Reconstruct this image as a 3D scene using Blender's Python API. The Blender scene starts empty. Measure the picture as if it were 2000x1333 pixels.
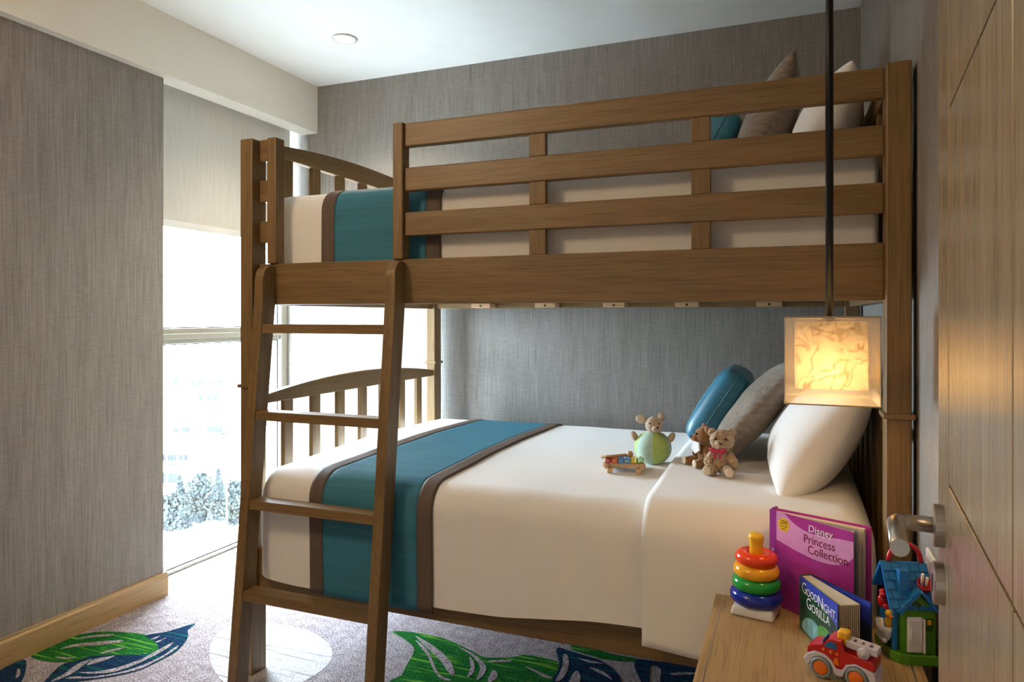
import bpy, bmesh, math, random
from mathutils import Vector, Matrix, noise
from mathutils.geometry import tessellate_polygon
R = math.radians
rnd = random.Random(7)
scene = bpy.context.scene
COL = scene.collection

# ------------------------------------------------------------------ camera
cam_d = bpy.data.cameras.new('camera')
cam = bpy.data.objects.new('camera', cam_d)
COL.objects.link(cam)
cam.location = (0.0, 0.0, 1.307)
cam.rotation_euler = (R(90), 0, R(21.7))
cam_d.sensor_width = 36.0
cam_d.lens = 1361.0 / 2000.0 * 36.0
cam_d.shift_y = -(666.5 - 618.4) / 2000.0
cam_d.clip_start = 0.01
cam_d.clip_end = 500
scene.camera = cam

# ------------------------------------------------------------------ world, sun, exposure
SKY = 68.0
world = bpy.data.worlds.new('world')
scene.world = world
world.use_nodes = True
wb = world.node_tree.nodes['Background']
wb.inputs['Color'].default_value = (0.76, 0.90, 1.05, 1)
wb.inputs['Strength'].default_value = SKY
sun_d = bpy.data.lights.new('sun', 'SUN')
sun_d.energy = 4.0
sun_d.angle = R(3)
sun = bpy.data.objects.new('sun', sun_d)
sun.rotation_euler = (R(50), 0, R(60))      # travels towards the facades, away from the window
COL.objects.link(sun)
vs = scene.view_settings
vs.view_transform = 'Standard'
vs.look = 'None'
vs.exposure = 0.0
vs.gamma = 1.0
vs.use_curve_mapping = False
scene.cycles.use_denoising = True
scene.cycles.max_bounces = 10
scene.cycles.diffuse_bounces = 6
scene.cycles.transparent_max_bounces = 16
scene.cycles.sample_clamp_indirect = 30.0
# portal: guides sky sampling through the window opening, gives no light of its own
pd = bpy.data.lights.new('window_portal', 'AREA')
pd.shape = 'RECTANGLE'
pd.size, pd.size_y = 1.06, 2.6
pd.cycles.is_portal = True
po = bpy.data.objects.new('window_portal', pd)
po.location = (-3.02, 2.97, 1.3)
po.rotation_euler = Vector((1, 0, 0)).to_track_quat('-Z', 'Y').to_euler()
COL.objects.link(po)

# ------------------------------------------------------------------ materials
MATS = {}
def mat(name, col, rough=0.5, var=0.08, vscale=(6, 6, 6), bump=0.0, bscale=(200, 200, 200), metal=0.0,
        spec=0.5, sheen=0.0, trans=0.0, transp=0.0, emit=None, estr=0.0, rand=0.0, col2=None, detail=3.0):
    if name in MATS:
        return MATS[name]
    m = bpy.data.materials.new(name)
    m.use_nodes = True
    nt = m.node_tree
    N, L = nt.nodes, nt.links
    b = N['Principled BSDF']
    out = N['Material Output']
    tc = N.new('ShaderNodeTexCoord')
    mp = N.new('ShaderNodeMapping')
    mp.inputs['Scale'].default_value = vscale
    L.new(tc.outputs['Object'], mp.inputs['Vector'])
    if rand:
        oi = N.new('ShaderNodeObjectInfo')
        mu = N.new('ShaderNodeMath'); mu.operation = 'MULTIPLY'; mu.inputs[1].default_value = rand
        L.new(oi.outputs['Random'], mu.inputs[0])
        L.new(mu.outputs[0], mp.inputs['Location'])
    nz = N.new('ShaderNodeTexNoise')
    nz.inputs['Scale'].default_value = 1.0
    nz.inputs['Detail'].default_value = detail
    L.new(mp.outputs['Vector'], nz.inputs['Vector'])
    rp = N.new('ShaderNodeValToRGB')
    c1 = tuple(max(0, c * (1 - var)) for c in col) if col2 is None else col2
    c2 = tuple(min(1, c * (1 + var)) for c in col) if col2 is None else col
    rp.color_ramp.elements[0].position = 0.3
    rp.color_ramp.elements[1].position = 0.7
    rp.color_ramp.elements[0].color = (*c1, 1)
    rp.color_ramp.elements[1].color = (*c2, 1)
    L.new(nz.outputs['Fac'], rp.inputs['Fac'])
    L.new(rp.outputs['Color'], b.inputs['Base Color'])
    b.inputs['Roughness'].default_value = rough
    b.inputs['Metallic'].default_value = metal
    b.inputs['Specular IOR Level'].default_value = spec
    if sheen:
        b.inputs['Sheen Weight'].default_value = sheen
    if emit is not None:
        b.inputs['Emission Color'].default_value = (*emit, 1)
        b.inputs['Emission Strength'].default_value = estr
    if bump:
        mp2 = N.new('ShaderNodeMapping')
        mp2.inputs['Scale'].default_value = bscale
        L.new(tc.outputs['Object'], mp2.inputs['Vector'])
        n2 = N.new('ShaderNodeTexNoise')
        n2.inputs['Scale'].default_value = 1.0
        n2.inputs['Detail'].default_value = 2.0
        L.new(mp2.outputs['Vector'], n2.inputs['Vector'])
        bp = N.new('ShaderNodeBump')
        bp.inputs['Strength'].default_value = bump
        bp.inputs['Distance'].default_value = 0.002
        L.new(n2.outputs['Fac'], bp.inputs['Height'])
        L.new(bp.outputs['Normal'], b.inputs['Normal'])
    last = b.outputs[0]
    if trans:
        tr = N.new('ShaderNodeBsdfTranslucent')
        L.new(rp.outputs['Color'], tr.inputs['Color'])
        mx = N.new('ShaderNodeMixShader'); mx.inputs[0].default_value = trans
        L.new(last, mx.inputs[1]); L.new(tr.outputs[0], mx.inputs[2]); last = mx.outputs[0]
    if transp:
        tp = N.new('ShaderNodeBsdfTransparent')
        mx = N.new('ShaderNodeMixShader'); mx.inputs[0].default_value = transp
        L.new(last, mx.inputs[1]); L.new(tp.outputs[0], mx.inputs[2]); last = mx.outputs[0]
    L.new(last, out.inputs['Surface'])
    MATS[name] = m
    return m

def wood(name, light, dark, axis, rough=0.42):
    """oak: long grain along the axis, fine pores across it"""
    if name in MATS:
        return MATS[name]
    m = bpy.data.materials.new(name)
    m.use_nodes = True
    N, L = m.node_tree.nodes, m.node_tree.links
    b = N['Principled BSDF']
    tc = N.new('ShaderNodeTexCoord')
    oi = N.new('ShaderNodeObjectInfo')
    mu = N.new('ShaderNodeMath'); mu.operation = 'MULTIPLY'; mu.inputs[1].default_value = 37.0
    L.new(oi.outputs['Random'], mu.inputs[0])
    def layer(al, ac, det, dist):
        mp = N.new('ShaderNodeMapping')
        s = [ac, ac, ac]; s['xyz'.index(axis)] = al
        mp.inputs['Scale'].default_value = s
        L.new(tc.outputs['Object'], mp.inputs['Vector'])
        L.new(mu.outputs[0], mp.inputs['Location'])
        n = N.new('ShaderNodeTexNoise')
        n.inputs['Scale'].default_value = 1
        n.inputs['Detail'].default_value = det
        n.inputs['Distortion'].default_value = dist
        L.new(mp.outputs['Vector'], n.inputs['Vector'])
        return n
    n1 = layer(1.6, 26, 6, 0.5)
    n2 = layer(7, 330, 2, 0.0)
    rp = N.new('ShaderNodeValToRGB')
    rp.color_ramp.elements[0].position = 0.32
    rp.color_ramp.elements[1].position = 0.68
    rp.color_ramp.elements[0].color = (*dark, 1)
    rp.color_ramp.elements[1].color = (*light, 1)
    L.new(n1.outputs['Fac'], rp.inputs['Fac'])
    r2 = N.new('ShaderNodeValToRGB')
    r2.color_ramp.elements[0].position = 0.36
    r2.color_ramp.elements[1].position = 0.5
    r2.color_ramp.elements[0].color = (0.72, 0.69, 0.65, 1)
    r2.color_ramp.elements[1].color = (1, 1, 1, 1)
    L.new(n2.outputs['Fac'], r2.inputs['Fac'])
    mx = N.new('ShaderNodeMix'); mx.data_type = 'RGBA'; mx.blend_type = 'MULTIPLY'
    mx.inputs['Factor'].default_value = 1.0
    L.new(rp.outputs['Color'], mx.inputs['A']); L.new(r2.outputs['Color'], mx.inputs['B'])
    L.new(mx.outputs['Result'], b.inputs['Base Color'])
    b.inputs['Roughness'].default_value = rough
    bp = N.new('ShaderNodeBump'); bp.inputs['Strength'].default_value = 0.12; bp.inputs['Distance'].default_value = 0.001
    L.new(n2.outputs['Fac'], bp.inputs['Height']); L.new(bp.outputs['Normal'], b.inputs['Normal'])
    MATS[name] = m
    return m

OAK_L, OAK_D = (0.235, 0.147, 0.058), (0.172, 0.101, 0.036)
OAK = {a: wood('bed oak ' + a, OAK_L, OAK_D, a) for a in 'xyz'}
PALE_L, PALE_D = (0.43, 0.285, 0.128), (0.375, 0.240, 0.102)
PALE = {a: wood('pale oak ' + a, PALE_L, PALE_D, a, 0.38) for a in 'xyz'}
DOORW = wood('door veneer', (0.345, 0.258, 0.155), (0.29, 0.21, 0.12), 'z', 0.26)
BEECH = wood('beech', (0.62, 0.42, 0.24), (0.52, 0.33, 0.17), 'x', 0.5)

def wallpaper(name, c1, c2):
    m = bpy.data.materials.new(name)
    m.use_nodes = True
    N, L = m.node_tree.nodes, m.node_tree.links
    b = N['Principled BSDF']
    tc = N.new('ShaderNodeTexCoord')
    def layer(sc, det=3):
        mp = N.new('ShaderNodeMapping'); mp.inputs['Scale'].default_value = sc
        L.new(tc.outputs['Object'], mp.inputs['Vector'])
        n = N.new('ShaderNodeTexNoise'); n.inputs['Scale'].default_value = 1; n.inputs['Detail'].default_value = det
        L.new(mp.outputs['Vector'], n.inputs['Vector'])
        return n
    a = layer((270, 270, 5.0)); w = layer((30, 30, 380)); g = layer((22, 22, 2.0), 4)
    ad = N.new('ShaderNodeMath'); ad.operation = 'MULTIPLY_ADD'; ad.inputs[1].default_value = 0.55
    L.new(a.outputs['Fac'], ad.inputs[0])
    m2 = N.new('ShaderNodeMath'); m2.operation = 'MULTIPLY'; m2.inputs[1].default_value = 0.28
    L.new(w.outputs['Fac'], m2.inputs[0])
    m3 = N.new('ShaderNodeMath'); m3.operation = 'MULTIPLY_ADD'; m3.inputs[1].default_value = 0.17
    L.new(g.outputs['Fac'], m3.inputs[0]); L.new(m2.outputs[0], m3.inputs[2])
    L.new(m3.outputs[0], ad.inputs[2])
    rp = N.new('ShaderNodeValToRGB')
    rp.color_ramp.elements[0].position = 0.36; rp.color_ramp.elements[1].position = 0.64
    rp.color_ramp.elements[0].color = (*c1, 1); rp.color_ramp.elements[1].color = (*c2, 1)
    L.new(ad.outputs[0], rp.inputs['Fac'])
    L.new(rp.outputs['Color'], b.inputs['Base Color'])
    b.inputs['Roughness'].default_value = 0.75
    b.inputs['Specular IOR Level'].default_value = 0.25
    bp = N.new('ShaderNodeBump'); bp.inputs['Strength'].default_value = 0.25; bp.inputs['Distance'].default_value = 0.001
    L.new(ad.outputs[0], bp.inputs['Height']); L.new(bp.outputs['Normal'], b.inputs['Normal'])
    return m
WALLP = wallpaper('woven wallpaper', (0.165, 0.150, 0.133), (0.300, 0.279, 0.256))

def carpet(name, c1, c2, stripe=None, sscale=(4, 70, 1)):
    m = bpy.data.materials.new(name)
    m.use_nodes = True
    N, L = m.node_tree.nodes, m.node_tree.links
    b = N['Principled BSDF']
    tc = N.new('ShaderNodeTexCoord')
    n = N.new('ShaderNodeTexNoise'); n.inputs['Scale'].default_value = 170; n.inputs['Detail'].default_value = 4
    L.new(tc.outputs['Object'], n.inputs['Vector'])
    n0 = N.new('ShaderNodeTexNoise'); n0.inputs['Scale'].default_value = 26; n0.inputs['Detail'].default_value = 3
    L.new(tc.outputs['Object'], n0.inputs['Vector'])
    av = N.new('ShaderNodeMath'); av.operation = 'MULTIPLY_ADD'; av.inputs[1].default_value = 0.2
    hf = N.new('ShaderNodeMath'); hf.operation = 'MULTIPLY'; hf.inputs[1].default_value = 0.8
    L.new(n.outputs['Fac'], hf.inputs[0]); L.new(n0.outputs['Fac'], av.inputs[0]); L.new(hf.outputs[0], av.inputs[2])
    rp = N.new('ShaderNodeValToRGB')
    rp.color_ramp.elements[0].position = 0.38; rp.color_ramp.elements[1].position = 0.62
    rp.color_ramp.elements[0].color = (*c1, 1); rp.color_ramp.elements[1].color = (*c2, 1)
    L.new(av.outputs[0], rp.inputs['Fac'])
    col = rp.outputs['Color']
    if stripe:
        mp = N.new('ShaderNodeMapping'); mp.inputs['Scale'].default_value = sscale
        mp.inputs['Rotation'].default_value = (0, 0, R(-14))
        L.new(tc.outputs['Object'], mp.inputs['Vector'])
        ns = N.new('ShaderNodeTexNoise'); ns.inputs['Scale'].default_value = 1; ns.inputs['Detail'].default_value = 2
        L.new(mp.outputs['Vector'], ns.inputs['Vector'])
        r2 = N.new('ShaderNodeValToRGB')
        r2.color_ramp.elements[0].position = 0.57; r2.color_ramp.elements[1].position = 0.66
        r2.color_ramp.elements[0].color = (0, 0, 0, 1); r2.color_ramp.elements[1].color = (1, 1, 1, 1)
        L.new(ns.outputs['Fac'], r2.inputs['Fac'])
        mx = N.new('ShaderNodeMix'); mx.data_type = 'RGBA'
        L.new(r2.outputs['Color'], mx.inputs['Factor'])
        L.new(col, mx.inputs['A']); mx.inputs['B'].default_value = (*stripe, 1)
        col = mx.outputs['Result']
    L.new(col, b.inputs['Base Color'])
    b.inputs['Roughness'].default_value = 0.95
    b.inputs['Specular IOR Level'].default_value = 0.0
    bp = N.new('ShaderNodeBump'); bp.inputs['Strength'].default_value = 0.7; bp.inputs['Distance'].default_value = 0.006
    L.new(av.outputs[0], bp.inputs['Height']); L.new(bp.outputs['Normal'], b.inputs['Normal'])
    return m
CARPET = carpet('mauve grey carpet', (0.085, 0.070, 0.073), (0.41, 0.355, 0.36))
C_GREEN = carpet('green carpet tufts', (0.006, 0.045, 0.010), (0.022, 0.14, 0.030), (0.12, 0.29, 0.03))
C_NAVY = carpet('navy carpet tufts', (0.004, 0.011, 0.026), (0.017, 0.038, 0.078), (0.010, 0.075, 0.06))
C_PALE = carpet('pale carpet tufts', (0.28, 0.265, 0.26), (0.56, 0.54, 0.53), (0.22, 0.20, 0.205), (2, 44, 1))

WHITE = mat('ceiling paint', (0.80, 0.80, 0.77), 0.7, 0.02)
CREAM = mat('soffit paint', (0.72, 0.69, 0.60), 0.65, 0.02)
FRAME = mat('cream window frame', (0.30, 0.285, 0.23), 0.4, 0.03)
GASKET = mat('black rubber gasket', (0.02, 0.02, 0.02), 0.6, 0.2)
LINEN = mat('white linen', (0.80, 0.775, 0.74), 0.75, 0.02, (3, 3, 3), 0.12, (900, 900, 900), spec=0.2, sheen=0.2)
TEAL = mat('teal silk', (0.042, 0.185, 0.265), 0.6, 0.13, (2, 60, 60), 0.15, (60, 500, 500), spec=0.22, sheen=0.0, detail=6)
TEAL_L = mat('teal leather cushion', (0.030, 0.165, 0.25), 0.36, 0.22, (7, 7, 7), 0.10, (40, 40, 40), spec=0.5, detail=5)
BORDER = mat('brown silk border', (0.125, 0.090, 0.070), 0.6, 0.14, (200, 8, 8), 0.1, (500, 60, 60), spec=0.2)
TAUPE = mat('taupe ribbed velvet', (0.265, 0.205, 0.15), 0.6, 0.5, (14, 75, 75), 0.5, (40, 240, 240), sheen=0.25, col2=(0.135, 0.10, 0.07), detail=2)
BLIND = mat('roller blind fabric', (0.52, 0.50, 0.44), 0.85, 0.06, (80, 80, 6), 0.2, (600, 600, 60), trans=0.07)
HEM = mat('blind hem bar', (0.60, 0.60, 0.57), 0.6, 0.04)
STEEL = mat('brushed steel', (0.55, 0.51, 0.46), 0.28, 0.06, (3, 3, 200), metal=1.0)
BLACKM = mat('black metal', (0.006, 0.006, 0.007), 0.35, 0.2, spec=0.3)
GLASS = None
def glass():
    m = bpy.data.materials.new('window glass')
    m.use_nodes = True
    N, L = m.node_tree.nodes, m.node_tree.links
    N.remove(N['Principled BSDF'])
    lw = N.new('ShaderNodeLayerWeight'); lw.inputs['Blend'].default_value = 0.5
    pw = N.new('ShaderNodeMath'); pw.operation = 'POWER'; pw.inputs[1].default_value = 5.0
    L.new(lw.outputs['Facing'], pw.inputs[0])
    fr = N.new('ShaderNodeMath'); fr.operation = 'MULTIPLY_ADD'; fr.inputs[1].default_value = 0.5; fr.inputs[2].default_value = 0.03
    L.new(pw.outputs[0], fr.inputs[0])
    tp = N.new('ShaderNodeBsdfTransparent'); tp.inputs['Color'].default_value = (0.95, 0.97, 0.97, 1)
    gl = N.new('ShaderNodeBsdfGlossy'); gl.inputs['Roughness'].default_value = 0.0
    mx = N.new('ShaderNodeMixShader')
    L.new(fr.outputs[0], mx.inputs[0]); L.new(tp.outputs[0], mx.inputs[1]); L.new(gl.outputs[0], mx.inputs[2])
    L.new(mx.outputs[0], N['Material Output'].inputs['Surface'])
    return m
GLASS = glass()
def plastic(name, col, rough=0.25):
    return mat('plastic ' + name, col, rough, 0.05, (20, 20, 20), spec=0.5)
P_RED = plastic('red', (0.50, 0.012, 0.016)); P_BLUE = plastic('blue', (0.015, 0.16, 0.42)); P_GREEN = plastic('green', (0.09, 0.26, 0.012))
P_WHITE = plastic('white', (0.74, 0.72, 0.70), 0.35); P_YEL = plastic('yellow', (0.80, 0.42, 0.012)); P_ORG = plastic('orange', (0.80, 0.16, 0.01))
P_GREY = plastic('grey', (0.22, 0.25, 0.25), 0.45); P_LILAC = plastic('pale lilac', (0.60, 0.56, 0.64), 0.35)

# ------------------------------------------------------------------ object helpers
def tag(o, label=None, cat=None, group=None, kind=None):
    if label: o['label'] = label
    if cat: o['category'] = cat
    if group: o['group'] = group
    if kind: o['kind'] = kind
    return o
def thing(name, label, cat, loc=(0, 0, 0), rot=(0, 0, 0), group=None, kind=None):
    o = bpy.data.objects.new(name, None)
    COL.objects.link(o)
    o.location = loc; o.rotation_euler = rot
    o.empty_display_size = 0.05
    return tag(o, label, cat, group, kind)
def tmat(t):
    return Matrix.LocRotScale(t.location, t.rotation_euler, t.scale)
def obj(name, bm, m, parent=None, smooth=False, world=False, label=None):
    """link a bmesh as one object; world=True: shape is in world coordinates, parent is a thing at the root"""
    me = bpy.data.meshes.new(name)
    if world and parent is not None:
        root = parent
        while root.parent: root = root.parent
        bm.transform(tmat(root).inverted())
    bm.to_mesh(me); bm.free()
    for mm in (m if isinstance(m, (list, tuple)) else [m]):
        me.materials.append(mm)
    if smooth:
        me.polygons.foreach_set('use_smooth', [len(p.vertices) <= 6 for p in me.polygons])
    o = bpy.data.objects.new(name, me)
    COL.objects.link(o)
    if parent is not None: o.parent = parent
    if label: o['label'] = label
    return o
def share(name, src, parent, loc=None, rot=None):
    o = bpy.data.objects.new(name, src.data)
    COL.objects.link(o); o.parent = parent
    if loc is not None: o.location = loc
    if rot is not None: o.rotation_euler = rot
    return o

def add_box(bm, x0, x1, y0, y1, z0, z1, bev=0.0, seg=2):
    vs_ = [bm.verts.new((x, y, z)) for x in (x0, x1) for y in (y0, y1) for z in (z0, z1)]
    fs = []
    for a in ((0, 1, 3, 2), (4, 6, 7, 5), (0, 4, 5, 1), (2, 3, 7, 6), (0, 2, 6, 4), (1, 5, 7, 3)):
        fs.append(bm.faces.new([vs_[i] for i in a]))
    if bev:
        es = list({e for f in fs for e in f.edges})
        bmesh.ops.bevel(bm, geom=es, offset=bev, segments=seg, affect='EDGES', profile=0.5)
    return bm
def box(x0, x1, y0, y1, z0, z1, bev=0.0, seg=2):
    return add_box(bmesh.new(), x0, x1, y0, y1, z0, z1, bev, seg)
def add_prism(bm, pts, h0, h1, axes='xyz', bev=0.0, seg=2):
    """extrude outline pts (a,b) between h0 and h1; axes: which world axes a, b and the height take"""
    idx = ['xyz'.index(c) for c in axes]
    def P(a, b, h):
        v = [0, 0, 0]; v[idx[0]] = a; v[idx[1]] = b; v[idx[2]] = h
        return v
    lo = [bm.verts.new(P(a, b, h0)) for a, b in pts]
    hi = [bm.verts.new(P(a, b, h1)) for a, b in pts]
    n = len(pts)
    fs = [bm.faces.new(lo[::-1]), bm.faces.new(hi)]
    for i in range(n):
        fs.append(bm.faces.new((lo[i], lo[(i + 1) % n], hi[(i + 1) % n], hi[i])))
    if bev:
        es = list({e for f in fs[:2] for e in f.edges})
        bmesh.ops.bevel(bm, geom=es, offset=bev, segments=seg, affect='EDGES', profile=0.5)
    bmesh.ops.recalc_face_normals(bm, faces=bm.faces)
    return bm
def prism(*a, **k):
    return add_prism(bmesh.new(), *a, **k)
def add_lathe(bm, prof, n=32, mtx=None):
    """revolve (r,z) profile about z"""
    rings = []
    for r, z in prof:
        if r < 1e-6:
            rings.append([bm.verts.new((0, 0, z))])
        else:
            rings.append([bm.verts.new((r * math.cos(2 * math.pi * i / n), r * math.sin(2 * math.pi * i / n), z)) for i in range(n)])
    for a, b in zip(rings, rings[1:]):
        for i in range(n):
            j = (i + 1) % n
            if len(a) == 1 and len(b) == 1: continue
            if len(a) == 1: bm.faces.new((a[0], b[j], b[i]))
            elif len(b) == 1: bm.faces.new((a[i], a[j], b[0]))
            else: bm.faces.new((a[i], a[j], b[j], b[i]))
    bmesh.ops.recalc_face_normals(bm, faces=bm.faces)
    if mtx is not None:
        bm.transform(mtx)
    return bm
def lathe(prof, n=32, mtx=None):
    return add_lathe(bmesh.new(), prof, n, mtx)
def torus(RR, r, n=40, m=14, sz=1.0):
    bm = bmesh.new()
    g = [[bm.verts.new(((RR + r * math.cos(2 * math.pi * j / m)) * math.cos(2 * math.pi * i / n),
                        (RR + r * math.cos(2 * math.pi * j / m)) * math.sin(2 * math.pi * i / n),
                        sz * r * math.sin(2 * math.pi * j / m))) for j in range(m)] for i in range(n)]
    for i in range(n):
        for j in range(m):
            bm.faces.new((g[i][j], g[(i + 1) % n][j], g[(i + 1) % n][(j + 1) % m], g[i][(j + 1) % m]))
    return bm
def add_tube(bm, pts, r, n=10, closed=False, caps=True):
    pts = [Vector(p) for p in pts]
    k = len(pts)
    rr = r if isinstance(r, (list, tuple)) else [r] * k
    up = Vector((0.0123, 0.031, 1)).normalized()
    rings = []
    prev = None
    for i, p in enumerate(pts):
        if closed: d = pts[(i + 1) % k] - pts[i - 1]
        else: d = pts[min(i + 1, k - 1)] - pts[max(i - 1, 0)]
        d.normalize()
        if prev is None:
            a = up.cross(d)
            if a.length < 0.1: a = Vector((1, 0, 0)).cross(d)
        else:
            a = prev - d * prev.dot(d)
        a.normalize(); prev = a
        b = d.cross(a)
        rings.append([bm.verts.new(p + rr[i] * (a * math.cos(2 * math.pi * j / n) + b * math.sin(2 * math.pi * j / n))) for j in range(n)])
    m = k if closed else k - 1
    for i in range(m):
        A, B = rings[i], rings[(i + 1) % k]
        for j in range(n):
            bm.faces.new((A[j], A[(j + 1) % n], B[(j + 1) % n], B[j]))
    if caps and not closed:
        bm.faces.new(rings[0][::-1]); bm.faces.new(rings[-1])
    return bm
def tube(*a, **k):
    return add_tube(bmesh.new(), *a, **k)
def add_ball(bm, c, r, sub=3, rot=None, fur=0.0, fs=60.0, seed=0.0):
    r = r if isinstance(r, (list, tuple)) else (r, r, r)
    before = set(bm.verts)
    bmesh.ops.create_icosphere(bm, subdivisions=sub, radius=1.0)
    nv = [v for v in bm.verts if v not in before]
    M = rot.to_matrix() if rot is not None else Matrix.Identity(3)
    for v in nv:
        d = v.co.normalized()
        p = Vector((d.x * r[0], d.y * r[1], d.z * r[2]))
        if fur:
            q = (p + Vector((seed, seed * 1.7, -seed))) * fs
            f = noise.noise(q) * 0.6 + noise.noise(q * 2.1) * 0.4
            p += d * fur * f
        v.co = M @ p + Vector(c)
    return bm
def ball(*a, **k):
    return add_ball(bmesh.new(), *a, **k)
def spline(pts, sub=5, closed=True):
    out = []
    n = len(pts)
    for i in range(n if closed else n - 1):
        p0, p1, p2, p3 = (pts[(i - 1) % n], pts[i], pts[(i + 1) % n], pts[(i + 2) % n])
        if not closed:
            p0 = pts[max(i - 1, 0)]; p3 = pts[min(i + 2, n - 1)]
        for s in range(sub):
            t = s / sub
            out.append(tuple(0.5 * (2 * b + (c - a) * t + (2 * a - 5 * b + 4 * c - d) * t * t + (3 * b - a - 3 * c + d) * t ** 3)
                             for a, b, c, d in zip(p0, p1, p2, p3)))
    if not closed: out.append(tuple(pts[-1]))
    return out
def polygon(pts, z):
    bm = bmesh.new()
    vs_ = [bm.verts.new((x, y, z)) for x, y in pts]
    for t in tessellate_polygon([[Vector((x, y, 0)) for x, y in pts]]):
        f = bm.faces.new([vs_[i] for i in t])
        f.normal_update()
        if f.normal.z < 0: f.normal_flip()
    return bm
def solid(o, th, off=-1.0):
    md = o.modifiers.new('thickness', 'SOLIDIFY'); md.thickness = th; md.offset = off
    return o
def text_bm(s, size, mtx, extrude=0.0002, align='LEFT', shear=0.0, squeeze=1.0):
    """flat lettering as mesh"""
    cu = bpy.data.curves.new('lettering', 'FONT')
    cu.body = s; cu.size = size; cu.extrude = extrude; cu.align_x = align; cu.shear = shear
    cu.resolution_u = 3
    ob = bpy.data.objects.new('lettering', cu)
    COL.objects.link(ob)
    dg = bpy.context.evaluated_depsgraph_get()
    me = ob.evaluated_get(dg).to_mesh()
    bm = bmesh.new(); bm.from_mesh(me)
    ob.evaluated_get(dg).to_mesh_clear()
    bpy.data.objects.remove(ob); bpy.data.curves.remove(cu)
    bm.transform(Matrix.Diagonal((squeeze, 1, 1, 1)))
    bm.transform(mtx)
    return bm

# ------------------------------------------------------------------ the room
W, H, XW, XL, XG = 3.515, 2.71, 0.300, -2.725, -2.945
YN = -1.3
def struct(name, bm, m, label, parent=None):
    return tag(obj(name, bm, m, parent), label, None, None, 'structure')

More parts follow.
